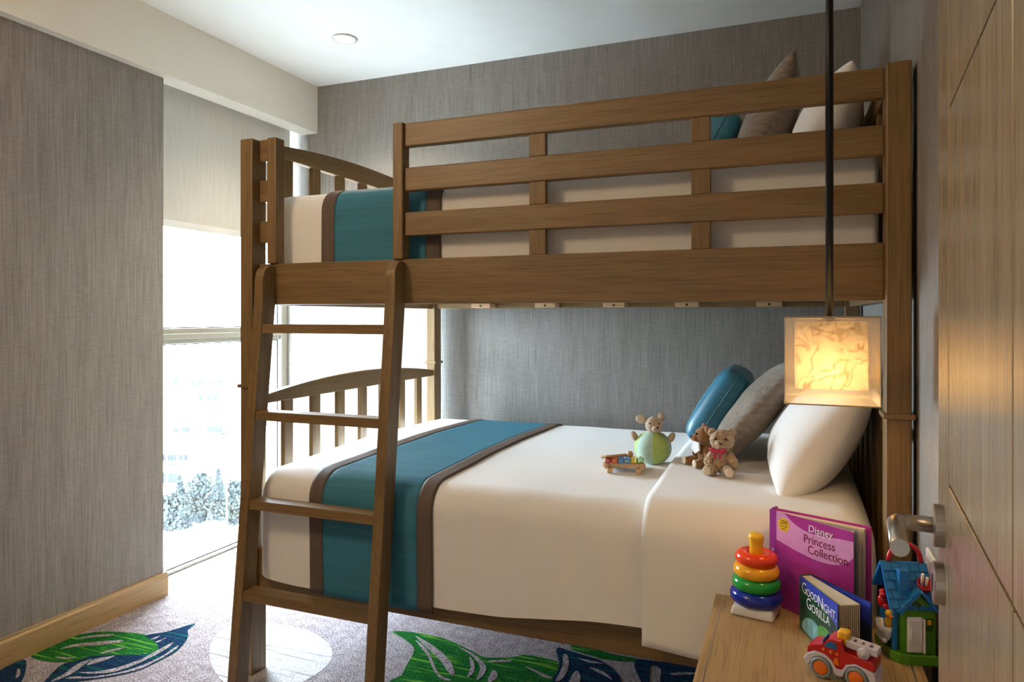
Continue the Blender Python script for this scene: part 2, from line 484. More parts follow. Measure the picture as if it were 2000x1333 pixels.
floor = struct('floor', box(-3.06, XW + 0.15, YN - 0.15, W + 0.15, -0.12, 0), CARPET, 'mauve grey carpet floor woven with green and navy leaves')
LEAVES = [
    ('green', [(-2.706, 1.804), (-2.712, 1.862), (-2.711, 1.936), (-2.711, 1.986), (-2.667, 2.038), (-2.588, 2.074), (-2.508, 2.093), (-2.446, 2.097), (-2.369, 2.071), (-2.298, 2.027), (-2.286, 2.003), (-2.329, 1.968), (-2.383, 1.942), (-2.487, 1.887), (-2.498, 1.855), (-2.543, 1.82), (-2.603, 1.8), (-2.646, 1.796)]),
    ('navy', [(-2.446, 2.092), (-2.392, 2.155), (-2.349, 2.253), (-2.326, 2.197), (-2.279, 2.153), (-2.239, 2.089), (-2.216, 2.026), (-2.219, 1.944), (-2.227, 1.881), (-2.27, 1.818), (-2.329, 1.767), (-2.365, 1.733), (-2.38, 1.688), (-2.443, 1.663), (-2.491, 1.722), (-2.518, 1.769), (-2.531, 1.811), (-2.502, 1.858), (-2.491, 1.89), (-2.383, 1.942), (-2.329, 1.968), (-2.286, 2.003), (-2.298, 2.027), (-2.369, 2.071)]),
    ('navy', [(-2.702, 1.688), (-2.711, 1.736), (-2.697, 1.776), (-2.607, 1.717), (-2.547, 1.66), (-2.548, 1.614), (-2.643, 1.622)]),
    ('gap', [(-2.657, 1.884), (-2.64, 1.934), (-2.578, 1.979), (-2.498, 2.027), (-2.493, 2.007), (-2.552, 1.959), (-2.619, 1.918)]),
    ('gap', [(-2.68, 1.963), (-2.65, 2.01), (-2.58, 2.052), (-2.576, 2.035), (-2.635, 1.999)]),
    ('gap', [(-2.613, 1.832), (-2.569, 1.847), (-2.531, 1.858), (-2.563, 1.834)]),
    ('gap', [(-2.476, 1.914), (-2.465, 1.956), (-2.43, 1.989), (-2.445, 1.949)]),
    ('gap', [(-2.418, 1.786), (-2.363, 1.814), (-2.318, 1.866), (-2.293, 1.937), (-2.293, 2.01), (-2.293, 2.092), (-2.272, 2.047), (-2.269, 1.964), (-2.276, 1.9), (-2.305, 1.833), (-2.367, 1.796)]),
    ('gap', [(-2.422, 1.738), (-2.404, 1.761), (-2.346, 1.78), (-2.283, 1.838), (-2.251, 1.901), (-2.238, 1.986), (-2.252, 2.074), (-2.234, 2.048), (-2.225, 1.964), (-2.234, 1.887), (-2.278, 1.825), (-2.338, 1.774), (-2.395, 1.746)]),
    ('gap', [(-2.455, 1.709), (-2.459, 1.76), (-2.482, 1.827), (-2.468, 1.872), (-2.452, 1.83), (-2.433, 1.762), (-2.444, 1.709)]),
    ('gap', [(-2.442, 1.835), (-2.456, 1.876), (-2.409, 1.925), (-2.41, 1.895), (-2.426, 1.853)]),
    ('gap', [(-2.399, 2.077), (-2.388, 2.114), (-2.383, 2.083)]),
    ('gap', [(-2.358, 2.066), (-2.35, 2.109), (-2.346, 2.071)]),
    ('gap', [(-2.601, 1.679), (-2.647, 1.714), (-2.642, 1.72), (-2.602, 1.694), (-2.59, 1.675)]),
    ('pale', [(-2.137, 2.131), (-2.197, 2.249), (-2.173, 2.317), (-2.044, 2.372), (-1.875, 2.377), (-1.743, 2.333), (-1.655, 2.263), (-1.607, 2.171), (-1.605, 2.081), (-1.622, 2.019), (-1.683, 1.953), (-1.791, 1.91), (-1.925, 1.954), (-2.044, 2.038)]),
    ('green', [(-1.525, 2.495), (-1.481, 2.518), (-1.4, 2.527), (-1.295, 2.521), (-1.205, 2.489), (-1.145, 2.464), (-1.081, 2.442), (-0.989, 2.479), (-0.95, 2.514), (-0.876, 2.519), (-0.805, 2.506), (-0.797, 2.458), (-0.785, 2.367), (-0.774, 2.303), (-0.837, 2.216), (-1.059, 2.103), (-1.292, 2.084), (-1.328, 2.155), (-1.312, 2.203), (-1.33, 2.275), (-1.358, 2.379), (-1.392, 2.423), (-1.459, 2.464)]),
    ('navy', [(-0.851, 2.613), (-0.785, 2.607), (-0.722, 2.593), (-0.652, 2.574), (-0.588, 2.512), (-0.558, 2.441), (-0.607, 2.319), (-0.747, 2.264), (-0.787, 2.364), (-0.794, 2.459), (-0.808, 2.512)]),
    ('green', [(-0.801, 2.658), (-0.696, 2.659), (-0.627, 2.646), (-0.534, 2.647), (-0.543, 2.622), (-0.644, 2.597), (-0.719, 2.606), (-0.786, 2.623)]),
    ('navy', [(-0.545, 2.629), (-0.452, 2.654), (-0.319, 2.677), (-0.3, 2.518), (-0.414, 2.472), (-0.442, 2.599), (-0.481, 2.605), (-0.462, 2.467), (-0.485, 2.47)]),
    ('gap', [(-1.418, 2.498), (-1.317, 2.452), (-1.232, 2.398), (-1.17, 2.338), (-1.13, 2.275), (-1.159, 2.285), (-1.235, 2.358), (-1.326, 2.424)]),
    ('gap', [(-1.398, 2.463), (-1.323, 2.417), (-1.251, 2.336), (-1.184, 2.261), (-1.126, 2.242), (-1.163, 2.235), (-1.225, 2.287), (-1.291, 2.366)]),
    ('gap', [(-1.215, 2.476), (-1.139, 2.45), (-1.055, 2.384), (-1.034, 2.32), (-1.043, 2.275), (-1.069, 2.364), (-1.139, 2.434)]),
    ('gap', [(-1.143, 2.425), (-1.101, 2.381), (-1.074, 2.319), (-1.082, 2.28), (-1.102, 2.351)]),
    ('gap', [(-1.056, 2.421), (-0.987, 2.456), (-0.984, 2.439), (-1.045, 2.413)]),
    ('gap', [(-0.915, 2.432), (-0.854, 2.413), (-0.792, 2.389), (-0.83, 2.385)]),
    ('gap', [(-1.016, 2.363), (-0.987, 2.339), (-0.982, 2.3), (-1.001, 2.279)]),
    ('gap', [(-0.81, 2.565), (-0.792, 2.568), (-0.763, 2.486), (-0.758, 2.402), (-0.777, 2.374), (-0.785, 2.477)]),
    ('gap', [(-0.751, 2.566), (-0.699, 2.563), (-0.642, 2.56), (-0.702, 2.547)]),
    ('gap', [(-0.73, 2.47), (-0.703, 2.438), (-0.695, 2.387), (-0.73, 2.38)]),
    ('gap', [(-0.693, 2.514), (-0.634, 2.501), (-0.589, 2.456), (-0.635, 2.479)]),
    ('gap', [(-0.4, 2.584), (-0.325, 2.619), (-0.326, 2.602), (-0.391, 2.571)]),
]
for kind_, pts in LEAVES:
    sp = spline(pts, 4)
    z = {'gap': 0.0022, 'green': 0.0012, 'navy': 0.0014, 'pale': 0.001}[kind_]
    o = obj('carpet_vein' if kind_ == 'gap' else 'carpet_leaf', polygon(sp, z),
            {'gap': CARPET, 'green': C_GREEN, 'navy': C_NAVY, 'pale': C_PALE}[kind_], floor)
struct('ceiling', box(-3.06, XW + 0.15, YN - 0.15, W + 0.15, H, H + 0.12), WHITE, 'smooth white painted ceiling')
struct('wall_back', box(-3.06, XW + 0.15, W, W + 0.15, 0, H), WALLP, 'grey brown woven wallpaper wall behind the bunk bed')
struct('wall_right', box(XW, XW + 0.15, YN, W, 0, H), WALLP, 'grey woven wallpaper wall at the head of the bunk bed')
struct('wall_left', box(-3.06, XL, YN, 2.43, 0, H), WALLP, 'grey brown woven wallpaper wall beside the window')
bm = box(-3.06, XW + 0.15, YN - 0.15, YN, 0, H)
struct('wall_front', bm, WHITE, 'plain wall behind the viewer')
struct('wall_hinge', box(0.13, XW, 0.06, 0.16, 0, H), WHITE, 'short wall stub that carries the door hinge')
bm = box(XL, -2.677, YN, 2.43, 2.425, H)
add_box(bm, -2.79, -2.677, 2.43, W, 2.425, H)
struct('trim_1', bm, CREAM, 'cream painted soffit running along the window wall')
# baseboards
bb = prism([(XL, 0.0), (XL + 0.014, 0.0), (XL + 0.014, 0.092), (XL + 0.009, 0.1), (XL + 0.009, 0.108), (XL, 0.108)], YN, 2.445, 'xzy')
struct('baseboard_left', bb, PALE['y'], 'pale oak baseboard under the left wallpaper wall')
struct('baseboard_back', box(-2.9, XW - 0.016, W - 0.014, W, 0, 0.108, 0.002), PALE['x'], 'pale oak baseboard behind the bunk bed')
struct('baseboard_right', box(XW - 0.014, XW, 0.18, W - 0.016, 0, 0.108, 0.002), PALE['y'], 'pale oak baseboard along the right wall')

# window
win = thing('window_1', 'tall floor to ceiling window with cream frame and middle rail', None, (XG, 2.97, 0), kind='structure')
Y0, Y1 = 2.43, W
def wpart(name, x0, x1, y0, y1, z0, z1, m, bev=0.003):
    return obj(name, box(x0, x1, y0, y1, z0, z1, bev), m, win, world=True)
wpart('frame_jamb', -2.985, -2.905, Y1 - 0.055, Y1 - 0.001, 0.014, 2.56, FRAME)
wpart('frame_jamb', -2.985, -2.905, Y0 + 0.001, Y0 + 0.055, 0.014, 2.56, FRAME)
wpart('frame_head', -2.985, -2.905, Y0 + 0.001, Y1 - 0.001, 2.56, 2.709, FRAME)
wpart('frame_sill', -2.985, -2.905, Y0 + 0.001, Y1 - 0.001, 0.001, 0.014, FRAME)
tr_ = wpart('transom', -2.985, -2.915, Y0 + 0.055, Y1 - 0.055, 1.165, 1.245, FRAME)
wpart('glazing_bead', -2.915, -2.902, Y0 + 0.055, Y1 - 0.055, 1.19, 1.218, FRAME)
for z0, z1 in ((0.014, 1.165), (1.245, 2.56)):
    pn = wpart('pane', XG - 0.004, XG + 0.004, Y0 + 0.055, Y1 - 0.055, z0, z1, GLASS, 0)
    g = bmesh.new()
    for a in ((Y0 + 0.055, Y0 + 0.061, z0, z1), (Y1 - 0.061, Y1 - 0.055, z0, z1), (Y0 + 0.061, Y1 - 0.061, z0, z0 + 0.006), (Y0 + 0.061, Y1 - 0.061, z1 - 0.006, z1)):
        add_box(g, XG + 0.004, XG + 0.012, *a)
    obj('gasket', g, GASKET, pn, world=True)
struct('trim_2', box(-3.06, -2.99, Y0, Y1, 0.001, 0.012), FRAME, 'narrow threshold strip at the foot of the window')

# roller blind
bl = thing('roller_blind', 'beige woven roller blind pulled halfway down the window', 'blind', (-2.85, 2.97, 1.75))
obj('blind_fabric', box(-2.8512, -2.85, 2.47, 3.472, 1.785, 2.62), BLIND, bl, world=True)
obj('hem_bar', box(-2.857, -2.844, 2.47, 3.472, 1.75, 1.788, 0.004), HEM, bl, world=True)
obj('roller', lathe([(0, 0), (0.022, 0), (0.022, 1.002), (0, 1.002)], 20, Matrix.Translation((-2.85, 3.472, 2.64)) @ Matrix.Rotation(R(90), 4, 'X')), HEM, bl, True, world=True)
bc = tag(obj('blind_chain', tube(
    [(-2.835, 3.492, 2.62), (-2.835, 3.492, 0.78)] + [(-2.82 - 0.015 * math.cos(a), 3.492, 0.765 - 0.02 * math.sin(a)) for a in [math.pi * k / 8 for k in range(9)]] + [(-2.805, 3.492, 0.78), (-2.805, 3.492, 2.62)],
    0.0022, 6), P_WHITE), 'thin white bead chain hanging in the window corner', 'blind chain')

# recessed downlights: the one in view and its fellows further along the ceiling
LAMPW = mat('frosted lamp lens', (0.9, 0.85, 0.75), 0.5, 0.01, emit=(1.0, 0.86, 0.66), estr=14.0)
def downlight(x, y, label, watt, size=R(120)):
    t = thing('ceiling_downlight', label, 'downlight', (x, y, H), group='recessed ceiling downlights')
    pr = [(0.046, -0.001), (0.061, -0.001), (0.064, -0.005), (0.05, -0.007), (0.046, -0.004)]
    obj('trim_ring', lathe(pr + pr[:1], 40), P_WHITE, t, True)
    obj('lens', lathe([(0, -0.0025), (0.0465, -0.0025), (0.0465, -0.0005), (0, -0.0005)], 32), LAMPW, t)
    d = bpy.data.lights.new('downlight_beam', 'SPOT')
    d.energy = watt; d.color = (1.0, 0.80, 0.56); d.spot_size = size; d.spot_blend = 0.8; d.shadow_soft_size = 0.05
    o = bpy.data.objects.new('downlight_beam', d); COL.objects.link(o)
    o.parent = t; o.location = (0, 0, -0.02)
downlight(-2.084, 2.953, 'round recessed downlight glowing in the white ceiling near the window', 75)
# unseen ceiling lamp out of frame, added as warm fill for the bed front
hl = thing('added_fill_lamp', 'round unseen lamp added on the ceiling to brighten the bed', 'fill lamp', (-1.9, 0.2, H))
obj('fill_lamp_pan', lathe([(0, -0.001), (0.17, -0.001), (0.17, -0.02), (0, -0.02)], 40), STEEL, hl)
obj('fill_lamp_diffuser', lathe([(0.165, -0.02), (0.15, -0.055), (0.09, -0.08), (0, -0.085)], 40), LAMPW, hl, True)
hd_l = bpy.data.lights.new('fill_lamp_light', 'POINT')
hd_l.energy = 40.0; hd_l.color = (1.0, 0.70, 0.42); hd_l.shadow_soft_size = 0.16
ho = bpy.data.objects.new('fill_lamp_light', hd_l); COL.objects.link(ho); ho.parent = hl; ho.location = (0, 0, -0.27)

# ------------------------------------------------------------------ bunk bed
XP0, XP1, XQ0, XQ1 = -1.866, -1.811, 0.229, 0.287
YF, YFB, YB, YBB = 2.0, 2.075, 3.405, 3.478
bed = thing('bunk_bed', 'oak bunk bed with arched slatted ends and a railed upper berth', 'bunk bed', (-0.79, 2.74, 0))
def bpart(name, a, ax, par=None, bev=0.004):
    return obj(name, box(*a, bev), OAK[ax], par or bed, world=True)
for x0, x1 in ((XP0, XP1), (XQ0, XQ1)):
    for y0, y1 in ((YF, YFB), (YB, YBB)):
        p = bpart('post', (x0, x1, y0, y1, 0, 1.955), 'z')
        e = 0.008
        bpart('collar', (x0 - e, x1 + e, y0 - e, y1 + e, 1.046, 1.06), 'x', p, 0.003)
RAILS = ((1.876, 1.956), (1.727, 1.806), (1.577, 1.656))
for z0, z1 in RAILS:
    bpart('guard_rail', (-1.199, XQ0, 2.038, 2.066, z0, z1), 'x')
    bpart('guard_rail', (XP1, -1.765, 2.038, 2.066, z0, z1), 'x')
bpart('guard_stile', (-1.237, -1.199, 2.024, 2.072, 1.499, 1.957), 'z')
bpart('guard_stile', (-1.765, -1.724, 2.024, 2.072, 1.499, 1.957), 'z')
for x0, x1 in ((-0.755, -0.701), (-0.261, -0.208)):
    for z0, z1 in ((1.499, 1.577), (1.656, 1.727), (1.806, 1.876)):
        bpart('guard_stile', (x0, x1, 2.041, 2.064, z0, z1), 'z', None, 0.002)
bpart('side_board', (XP1, XQ0, 2.036, 2.066, 1.349, 1.499), 'x')
bpart('side_board', (XP1, XQ0, 3.415, 3.445, 1.349, 1.499), 'x')
bpart('side_rail', (XP1, XQ0, 2.036, 2.062, 0.305, 0.455), 'x')
bpart('side_rail', (XP1, XQ0, 3.42, 3.446, 0.305, 0.455), 'x')
# slats of both berths, and the cleats that hold the upper ones
for x0 in (-1.559, -1.202, -0.848, -0.5, -0.138):
    c = obj('slat_cleat', box(x0, x0 + 0.108, 3.335, 3.412, 1.352, 1.374, 0.002), BEECH, bed, world=True)
    obj('screw', lathe([(0, -0.003), (0.006, -0.003), (0.006, 0.001), (0, 0.001)], 10, Matrix.Translation((x0 + 0.054, 3.335, 1.362)) @ Matrix.Rotation(R(90), 4, 'X')), GASKET, c, world=True)
sl_src = obj('bed_slat', box(-0.045, 0.045, 2.07, 3.41, 1.382, 1.398, 0.002), BEECH, bed)
sl_src.location = (-1.62 + 0.79, -2.74, 0)
for k in range(1, 11):
    share('bed_slat', sl_src, bed, (-1.62 + 0.165 * k + 0.79, -2.74, 0))
for k in range(11):
    share('bed_slat', sl_src, bed, (-1.62 + 0.165 * k + 0.79, -2.74, -1.0))
def end_frame(name, xc, zt0, zpk, zbot, z_low0, z_low1):
    """arched top rail plus straight lower rail; slats are sub-parts"""
    ya, yb = YFB, YB
    n = 18
    top = []
    for k in range(n + 1):
        t = k / n
        top.append((ya + (yb - ya) * t, zt0 + (zpk - zt0) * (1 - (2 * t - 1) ** 2)))
    bm = prism(top + [(yb, zbot), (ya, zbot)], xc - 0.015, xc + 0.015, 'yzx', 0.003)
    fr = obj(name, bm, OAK['y'], bed, world=True)
    obj('lower_rail', box(xc - 0.013, xc + 0.013, ya, yb, z_low0, z_low1, 0.003), OAK['y'], fr, world=True)
    for k in range(7):
        y = 2.222 + 0.1735 * k
        obj('slat', box(xc - 0.010, xc + 0.010, y - 0.026, y + 0.026, z_low1, zbot, 0.002), OAK['z'], fr, world=True)
    return fr
for nm, xc in (('footboard', -1.838), ('headboard', 0.258)):
    end_frame(nm, xc, 1.012, 1.057, 0.980, 0.305, 0.455)
    end_frame(nm, xc, 1.955, 1.998, 1.920, 1.349, 1.499)

# ------------------------------------------------------------------ ladder
lad = thing('bunk_ladder', 'oak ladder with four flat rungs leaning on the upper berth', 'ladder', (-1.48, 1.87, 0))
YL = lambda z: 1.832 + 0.1005 * z
for x0, x1 in ((-1.772, -1.735), (-1.232, -1.195)):
    out = [(YL(0), 0.0), (YL(0) + 0.062, 0.0), (YL(1.35) + 0.066, 1.35), (2.034, 1.40), (2.034, 1.488)]
    for k in range(1, 9):
        a = math.pi / 2 * k / 8
        out.append((2.022 - 0.052 * math.sin(a) - (0.0), 1.438 + 0.056 * math.cos(a)))
    out.append((YL(1.35), 1.35))
    obj('stile', prism(out, x0, x1, 'yzx', 0.003), OAK['z'], lad, world=True)
for zt in (1.279, 0.975, 0.671, 0.367):
    z = zt - 0.015
    y = YL(z)
    obj('rung', prism([(y + 0.004, zt - 0.031), (y + 0.06, zt - 0.031), (y + 0.062, zt), (y + 0.006, zt)], -1.735, -1.232, 'yzx', 0.002), OAK['x'], lad, world=True)

# ------------------------------------------------------------------ bedding
def wob(x, s, amp, seed=0.0):
    return amp * (noise.noise(Vector((x * 2.6 + seed, s * 2.4, seed))) + 0.5 * noise.noise(Vector((x * 7 + seed, s * 5, 3.1 + seed))))
def drape(x0, x1, yf, yb, zt, hem, hemb, r, off=0.0, el=0.0, er=0.0, amp=0.006, nx=60, seed=0.0, crown=0.012, flare=0.0):
    """cloth over a box: front hem, up, over the top, down the back; el / er round the ends off"""
    xs = []
    def endcols(rr, sgn, xe):
        return [(xe + sgn * rr * (1 - math.cos(a)), rr * (1 - math.sin(a))) for a in [math.pi / 2 * k / 7 for k in range(8)]]
    cols = []
    a0 = x0 + el; a1 = x1 - er
    if el: cols += endcols(el, 1, x0)
    else: cols.append((x0, 0.0))
    for k in range(1, nx):
        cols.append((a0 + (a1 - a0) * k / nx, 0.0))
    if er: cols += endcols(er, -1, x1)[::-1]
    else: cols.append((x1, 0.0))
    bm = bmesh.new()
    grid = []
    for x, ins in cols:
        hz = hem(x)
        pts = []
        yF, yK, zT = yf + ins, yb - ins, zt - ins
        rr = r
        for k in range(15):
            t = k / 14
            pts.append((yF + flare * 0, hz + (zT - rr - hz) * t, -1, 0))
        for k in range(1, 9):
            a = math.pi / 2 * k / 8
            pts.append((yF + rr - rr * math.cos(a), zT - rr + rr * math.sin(a), -math.cos(a), math.sin(a)))
        for k in range(1, 26):
            t = k / 26
            pts.append((yF + rr + (yK - yF - 2 * rr) * t, zT + crown * math.sin(math.pi * t), 0, 1))
        for k in range(9):
            a = math.pi / 2 * k / 8
            pts.append((yK - rr + rr * math.sin(a), zT - rr + rr * math.cos(a), math.sin(a), math.cos(a)))
        for k in range(1, 5):
            t = k / 4
            pts.append((yK, zT - rr + (hemb - zT + rr) * t, 1, 0))
        row = []
        for k, (y, z, ny, nz) in enumerate(pts):
            w = wob(x, y + z, amp, seed)
            if nz > 0.9: w *= 0.6
            if y > yb - 0.05: w = 0
            row.append(bm.verts.new((x, y + ny * (off + w), z + nz * (off + w))))
        grid.append(row)
    for i in range(len(grid) - 1):
        for j in range(len(grid[0]) - 1):
            bm.faces.new((grid[i][j], grid[i + 1][j], grid[i + 1][j + 1], grid[i][j + 1]))
    if el: bm.faces.new(grid[0][::1])
    if er: bm.faces.new(grid[-1][::-1])
    return bm

tag(obj('mattress', box(-1.80, 0.215, 2.07, 3.40, 0.457, 0.70, 0.03, 4), LINEN), 'white mattress of the lower berth under the duvet', 'mattress')
tag(obj('mattress', box(-1.80, 0.215, 2.11, 3.39, 1.400, 1.70, 0.03, 4), LINEN), 'white mattress of the upper berth under its duvet', 'mattress')
hemL = lambda x: 0.37 + 0.008 * math.sin(9 * x) + (0.045 * (x + 1.06) / 0.7 if x > -1.06 else 0)
d = obj('duvet', drape(-1.80, -0.30, 1.985, 3.402, 0.762, hemL, 0.52, 0.085, 0, 0.085, 0, 0.007), LINEN, None, True)
tag(d, 'white duvet hanging over the front of the lower berth', 'duvet')
hemS = lambda x: 0.367 + 0.006 * math.sin(14 * x + 1)
s_ = obj('folded_sheet', drape(-0.388, 0.215, 1.985, 3.402, 0.762, hemS, 0.52, 0.085, 0.018, 0, 0.085, 0.007, 30), LINEN, None, True)
solid(s_, 0.014)
tag(s_, 'turned down white sheet at the pillow end of the lower berth', 'sheet')
def runner(x0, x1, yf, yb, zt, hem, hemb, r, amp, label, bw=0.055, seed=0.0, crown=0.012):
    t = thing('bed_runner', label, 'bed runner', ((x0 + x1) / 2, yf, zt))
    a = dict(off=0.006, amp=amp, seed=seed, crown=crown)
    solid(obj('runner_cloth', drape(x0 + bw, x1 - bw, yf, yb, zt, lambda x: hem, hemb, r, nx=26, **a), TEAL, t, True, True), 0.004)
    for q0, q1 in ((x0, x0 + bw), (x1 - bw, x1)):
        a['off'] = 0.0075
        solid(obj('border', drape(q0, q1, yf, yb, zt, lambda x: hem, hemb, r, nx=6, **a), BORDER, t, True, True), 0.005)
    return t
runner(-1.540, -1.063, 1.985, 3.402, 0.762, 0.352, 0.52, 0.085, 0.007, 'teal silk runner with brown borders across the lower berth')
hemU = lambda x: 1.44
d = obj('duvet', drape(-1.812, 0.226, 2.105, 3.395, 1.768, hemU, 1.55, 0.08, 0, 0.03, 0.02, 0.004), LINEN, None, True)
tag(d, 'white duvet tucked behind the rails of the upper berth', 'duvet')
runner(-1.580, -1.095, 2.105, 3.395, 1.768, 1.45, 1.55, 0.08, 0.004, 'teal silk runner with brown borders across the upper berth')

def pillow_bm(w, h, t, pin=0.10, pw=0.42, n=26, wr=0.004, seed=0.0, sag=0.0):
    """w along local X, h along local Y, thickness along Z; pinched sides, plump middle"""
    bm = bmesh.new()
    def vert(u, v, s):
        x = u * w * (1 - pin * (1 - v * v) * u * u)
        y = v * h * (1 - pin * (1 - u * u) * v * v)
        f = max(0.0, (1 - u * u) * (1 - v * v)) ** pw
        z = s * t * f * (1 + sag * -v)
        p = Vector((x, y, z))
        z += s * min(f, 0.5) * wr * 2 * noise.noise(p * 14 + Vector((seed, 0, s)))
        return (x, y, z)
    A = {}
    for s in (1, -1):
        for i in range(n + 1):
            for j in range(n + 1):
                u = math.sin(math.pi / 2 * (2 * i / n - 1)); v = math.sin(math.pi / 2 * (2 * j / n - 1))
                edge = i in (0, n) or j in (0, n)
                if s == -1 and edge: A[(s, i, j)] = A[(1, i, j)]
                else: A[(s, i, j)] = bm.verts.new(vert(u, v, s))
        for i in range(n):
            for j in range(n):
                q = [A[(s, i, j)], A[(s, i + 1, j)], A[(s, i + 1, j + 1)], A[(s, i, j + 1)]]
                bm.faces.new(q if s == 1 else q[::-1])
    return bm
def lean(c, ang, roll=0.0, yaw=0.0):
    """local X -> world Y, local Y -> up leaning to +X by ang, local Z -> facing -X"""
    a = Vector((0, -1, 0)); b = Vector((math.sin(R(ang)), 0, math.cos(R(ang)))); n = a.cross(b)
    M = Matrix((a, b, n)).transposed().to_4x4()
    return Matrix.Translation(c) @ Matrix.Rotation(R(yaw), 4, 'Z') @ M @ Matrix.Rotation(R(roll), 4, 'Z')
def cushion(name, bm, m, M, label, cat):
    bm.transform(M)
    c = M.translation
    o = obj(name, bm, m, None, True)
    o.data.transform(Matrix.Translation(-c)); o.location = c
    return tag(o, label, cat)
cushion('pillow', pillow_bm(0.33, 0.21, 0.115, 0.06, 0.40, seed=1, sag=0.15), LINEN, lean((0.092, 2.50, 0.945), 33), 'plump white pillow leaning on the lower headboard', 'pillow')
cushion('cushion', pillow_bm(0.225, 0.225, 0.07, 0.10, 0.45, seed=2), TAUPE, lean((-0.118, 2.71, 0.962), 38), 'taupe ribbed velvet cushion on the lower berth beside teddy bears', 'cushion')
cushion('pillow', pillow_bm(0.33, 0.175, 0.105, 0.06, 0.40, seed=3), LINEN, lean((0.110, 2.64, 1.91), 22), 'white pillow leaning on the upper headboard', 'pillow')
cushion('cushion', pillow_bm(0.225, 0.225, 0.085, 0.10, 0.45, seed=4), TAUPE, lean((-0.075, 2.75, 2.0), 24), 'taupe ribbed velvet cushion poking above the upper guard rail', 'cushion')
def boxed_cushion(c, ang, label):
    """lumbar cushion with boxed sides and piping"""
    M = lean(c, ang)
    t = thing('lumbar_cushion', label, 'cushion', c)
    bm = box(-0.20, 0.20, -0.165, 0.165, -0.06, 0.06, 0.048, 6)
    bmesh.ops.subdivide_edges(bm, edges=[e for e in bm.edges if e.calc_length() > 0.15], cuts=6, use_grid_fill=True)
    for v in bm.verts:
        f = (1 - (v.co.x / 0.21) ** 2) * (1 - (v.co.y / 0.175) ** 2)
        v.co.z *= 1 + 0.30 * max(f, 0)
        v.co += v.co.normalized() * 0.004 * noise.noise(v.co * 18)
    bm.transform(M); obj('cushion_cover', bm, TEAL_L, t, True, True)
    def ring(px, py, r, z, k=8):
        out = []
        for cx_, cy_, a0 in ((px - r, py - r, 0), (-px + r, py - r, 90), (-px + r, -py + r, 180), (px - r, -py + r, 270)):
            out += [M @ Vector((cx_ + r * math.cos(R(a0 + 90 * i / k)), cy_ + r * math.sin(R(a0 + 90 * i / k)), z)) for i in range(k + 1)]
        return out
    obj('piping', tube(ring(0.2015, 0.1665, 0.05, 0.0), 0.0028, 6, True), TEAL_L, t, True, True)
    sm = [M @ Vector((0.2 - 0.048 + 0.05 * math.sin(a), 0.055, 0.063 * math.cos(a))) for a in [math.pi * k / 16 for k in range(17)]]
    obj('seam', tube(sm, 0.0018, 6), TEAL_L, t, True, True)
    return t
boxed_cushion((-0.262, 3.00, 0.945), 32, 'teal boxed cushion leaning behind teddy bears on the lower berth')
boxed_cushion((-0.285, 2.92, 1.945), 30, 'teal cushion on the upper berth seen between guard rails')

# ------------------------------------------------------------------ door
DX, DY = 0.179, 1.040
DA = math.atan2(0.0845, 0.9964)
door = thing('door_1', 'open pale oak veneer door with grooved panels at right edge', None, (DX, DY, 0), (0, 0, -DA), kind='structure')
# local: Y runs from the hinge (negative) to the free edge (0); X>0 is the door's thickness
DARKW = wood('door core', (0.10, 0.065, 0.035), (0.07, 0.045, 0.025), 'z', 0.6)
obj('door_core', box(0.004, 0.044, -0.86, 0.0, 0.008, 2.3, 0.001), DARKW, door)
GV = 0.0022

ys = (-0.86, -0.49, -0.1165, 0.0)
zs = (0.008, 0.254, 0.684, 1.114, 1.544, 1.974, 2.3)
for i in range(2):
    for j in range(len(zs) - 1):
        obj('veneer_panel', box(0, 0.0045, ys[i] + GV, ys[i + 1] - GV, zs[j] + GV, zs[j + 1] - GV, 0.0008, 1), DOORW, door)
obj('edge_stile', box(0, 0.0045, ys[2] + GV, 0.0, 0.008, 2.3, 0.0008, 1), DOORW, door)
hz = 1.052
han = obj('door_handle', lathe([(0, 0), (0.0255, 0), (0.0255, 0.010), (0.024, 0.0115), (0, 0.0115)], 32, Matrix.Translation((0, -0.06, hz)) @ Matrix.Rotation(R(-90), 4, 'Y')), STEEL, door)
path = [(-0.008, -0.06, hz), (-0.040, -0.06, hz), (-0.048, -0.0625, hz), (-0.0515, -0.07, hz), (-0.0515, -0.175, hz)]
obj('lever', tube(path, 0.0098, 20), STEEL, han, True)
loc = obj('lock_rose', lathe([(0, 0), (0.0255, 0), (0.0255, 0.010), (0.024, 0.0115), (0, 0.0115)], 32, Matrix.Translation((0, -0.06, 0.982)) @ Matrix.Rotation(R(-90), 4, 'Y')), STEEL, door)
obj('key_slot', box(-0.0125, -0.011, -0.063, -0.057, 0.972, 0.992, 0.0005), GASKET, loc)
obj('hinge', tube([(0.0, -0.866, 1.9), (0.0, -0.866, 2.0)], 0.006, 10), STEEL, door)

# ------------------------------------------------------------------ wall plate on the right wall
sp_ = thing('socket_plate', 'small pale control plate on the right wall by the door', 'wall plate', (XW, 1.80, 0.737))
obj('plate', box(XW - 0.008, XW - 0.0005, 1.755, 1.845, 0.70, 0.775, 0.002), P_WHITE, sp_, world=True)
obj('rocker', box(XW - 0.011, XW - 0.008, 1.775, 1.825, 0.712, 0.763, 0.0015), P_LILAC, sp_, world=True)

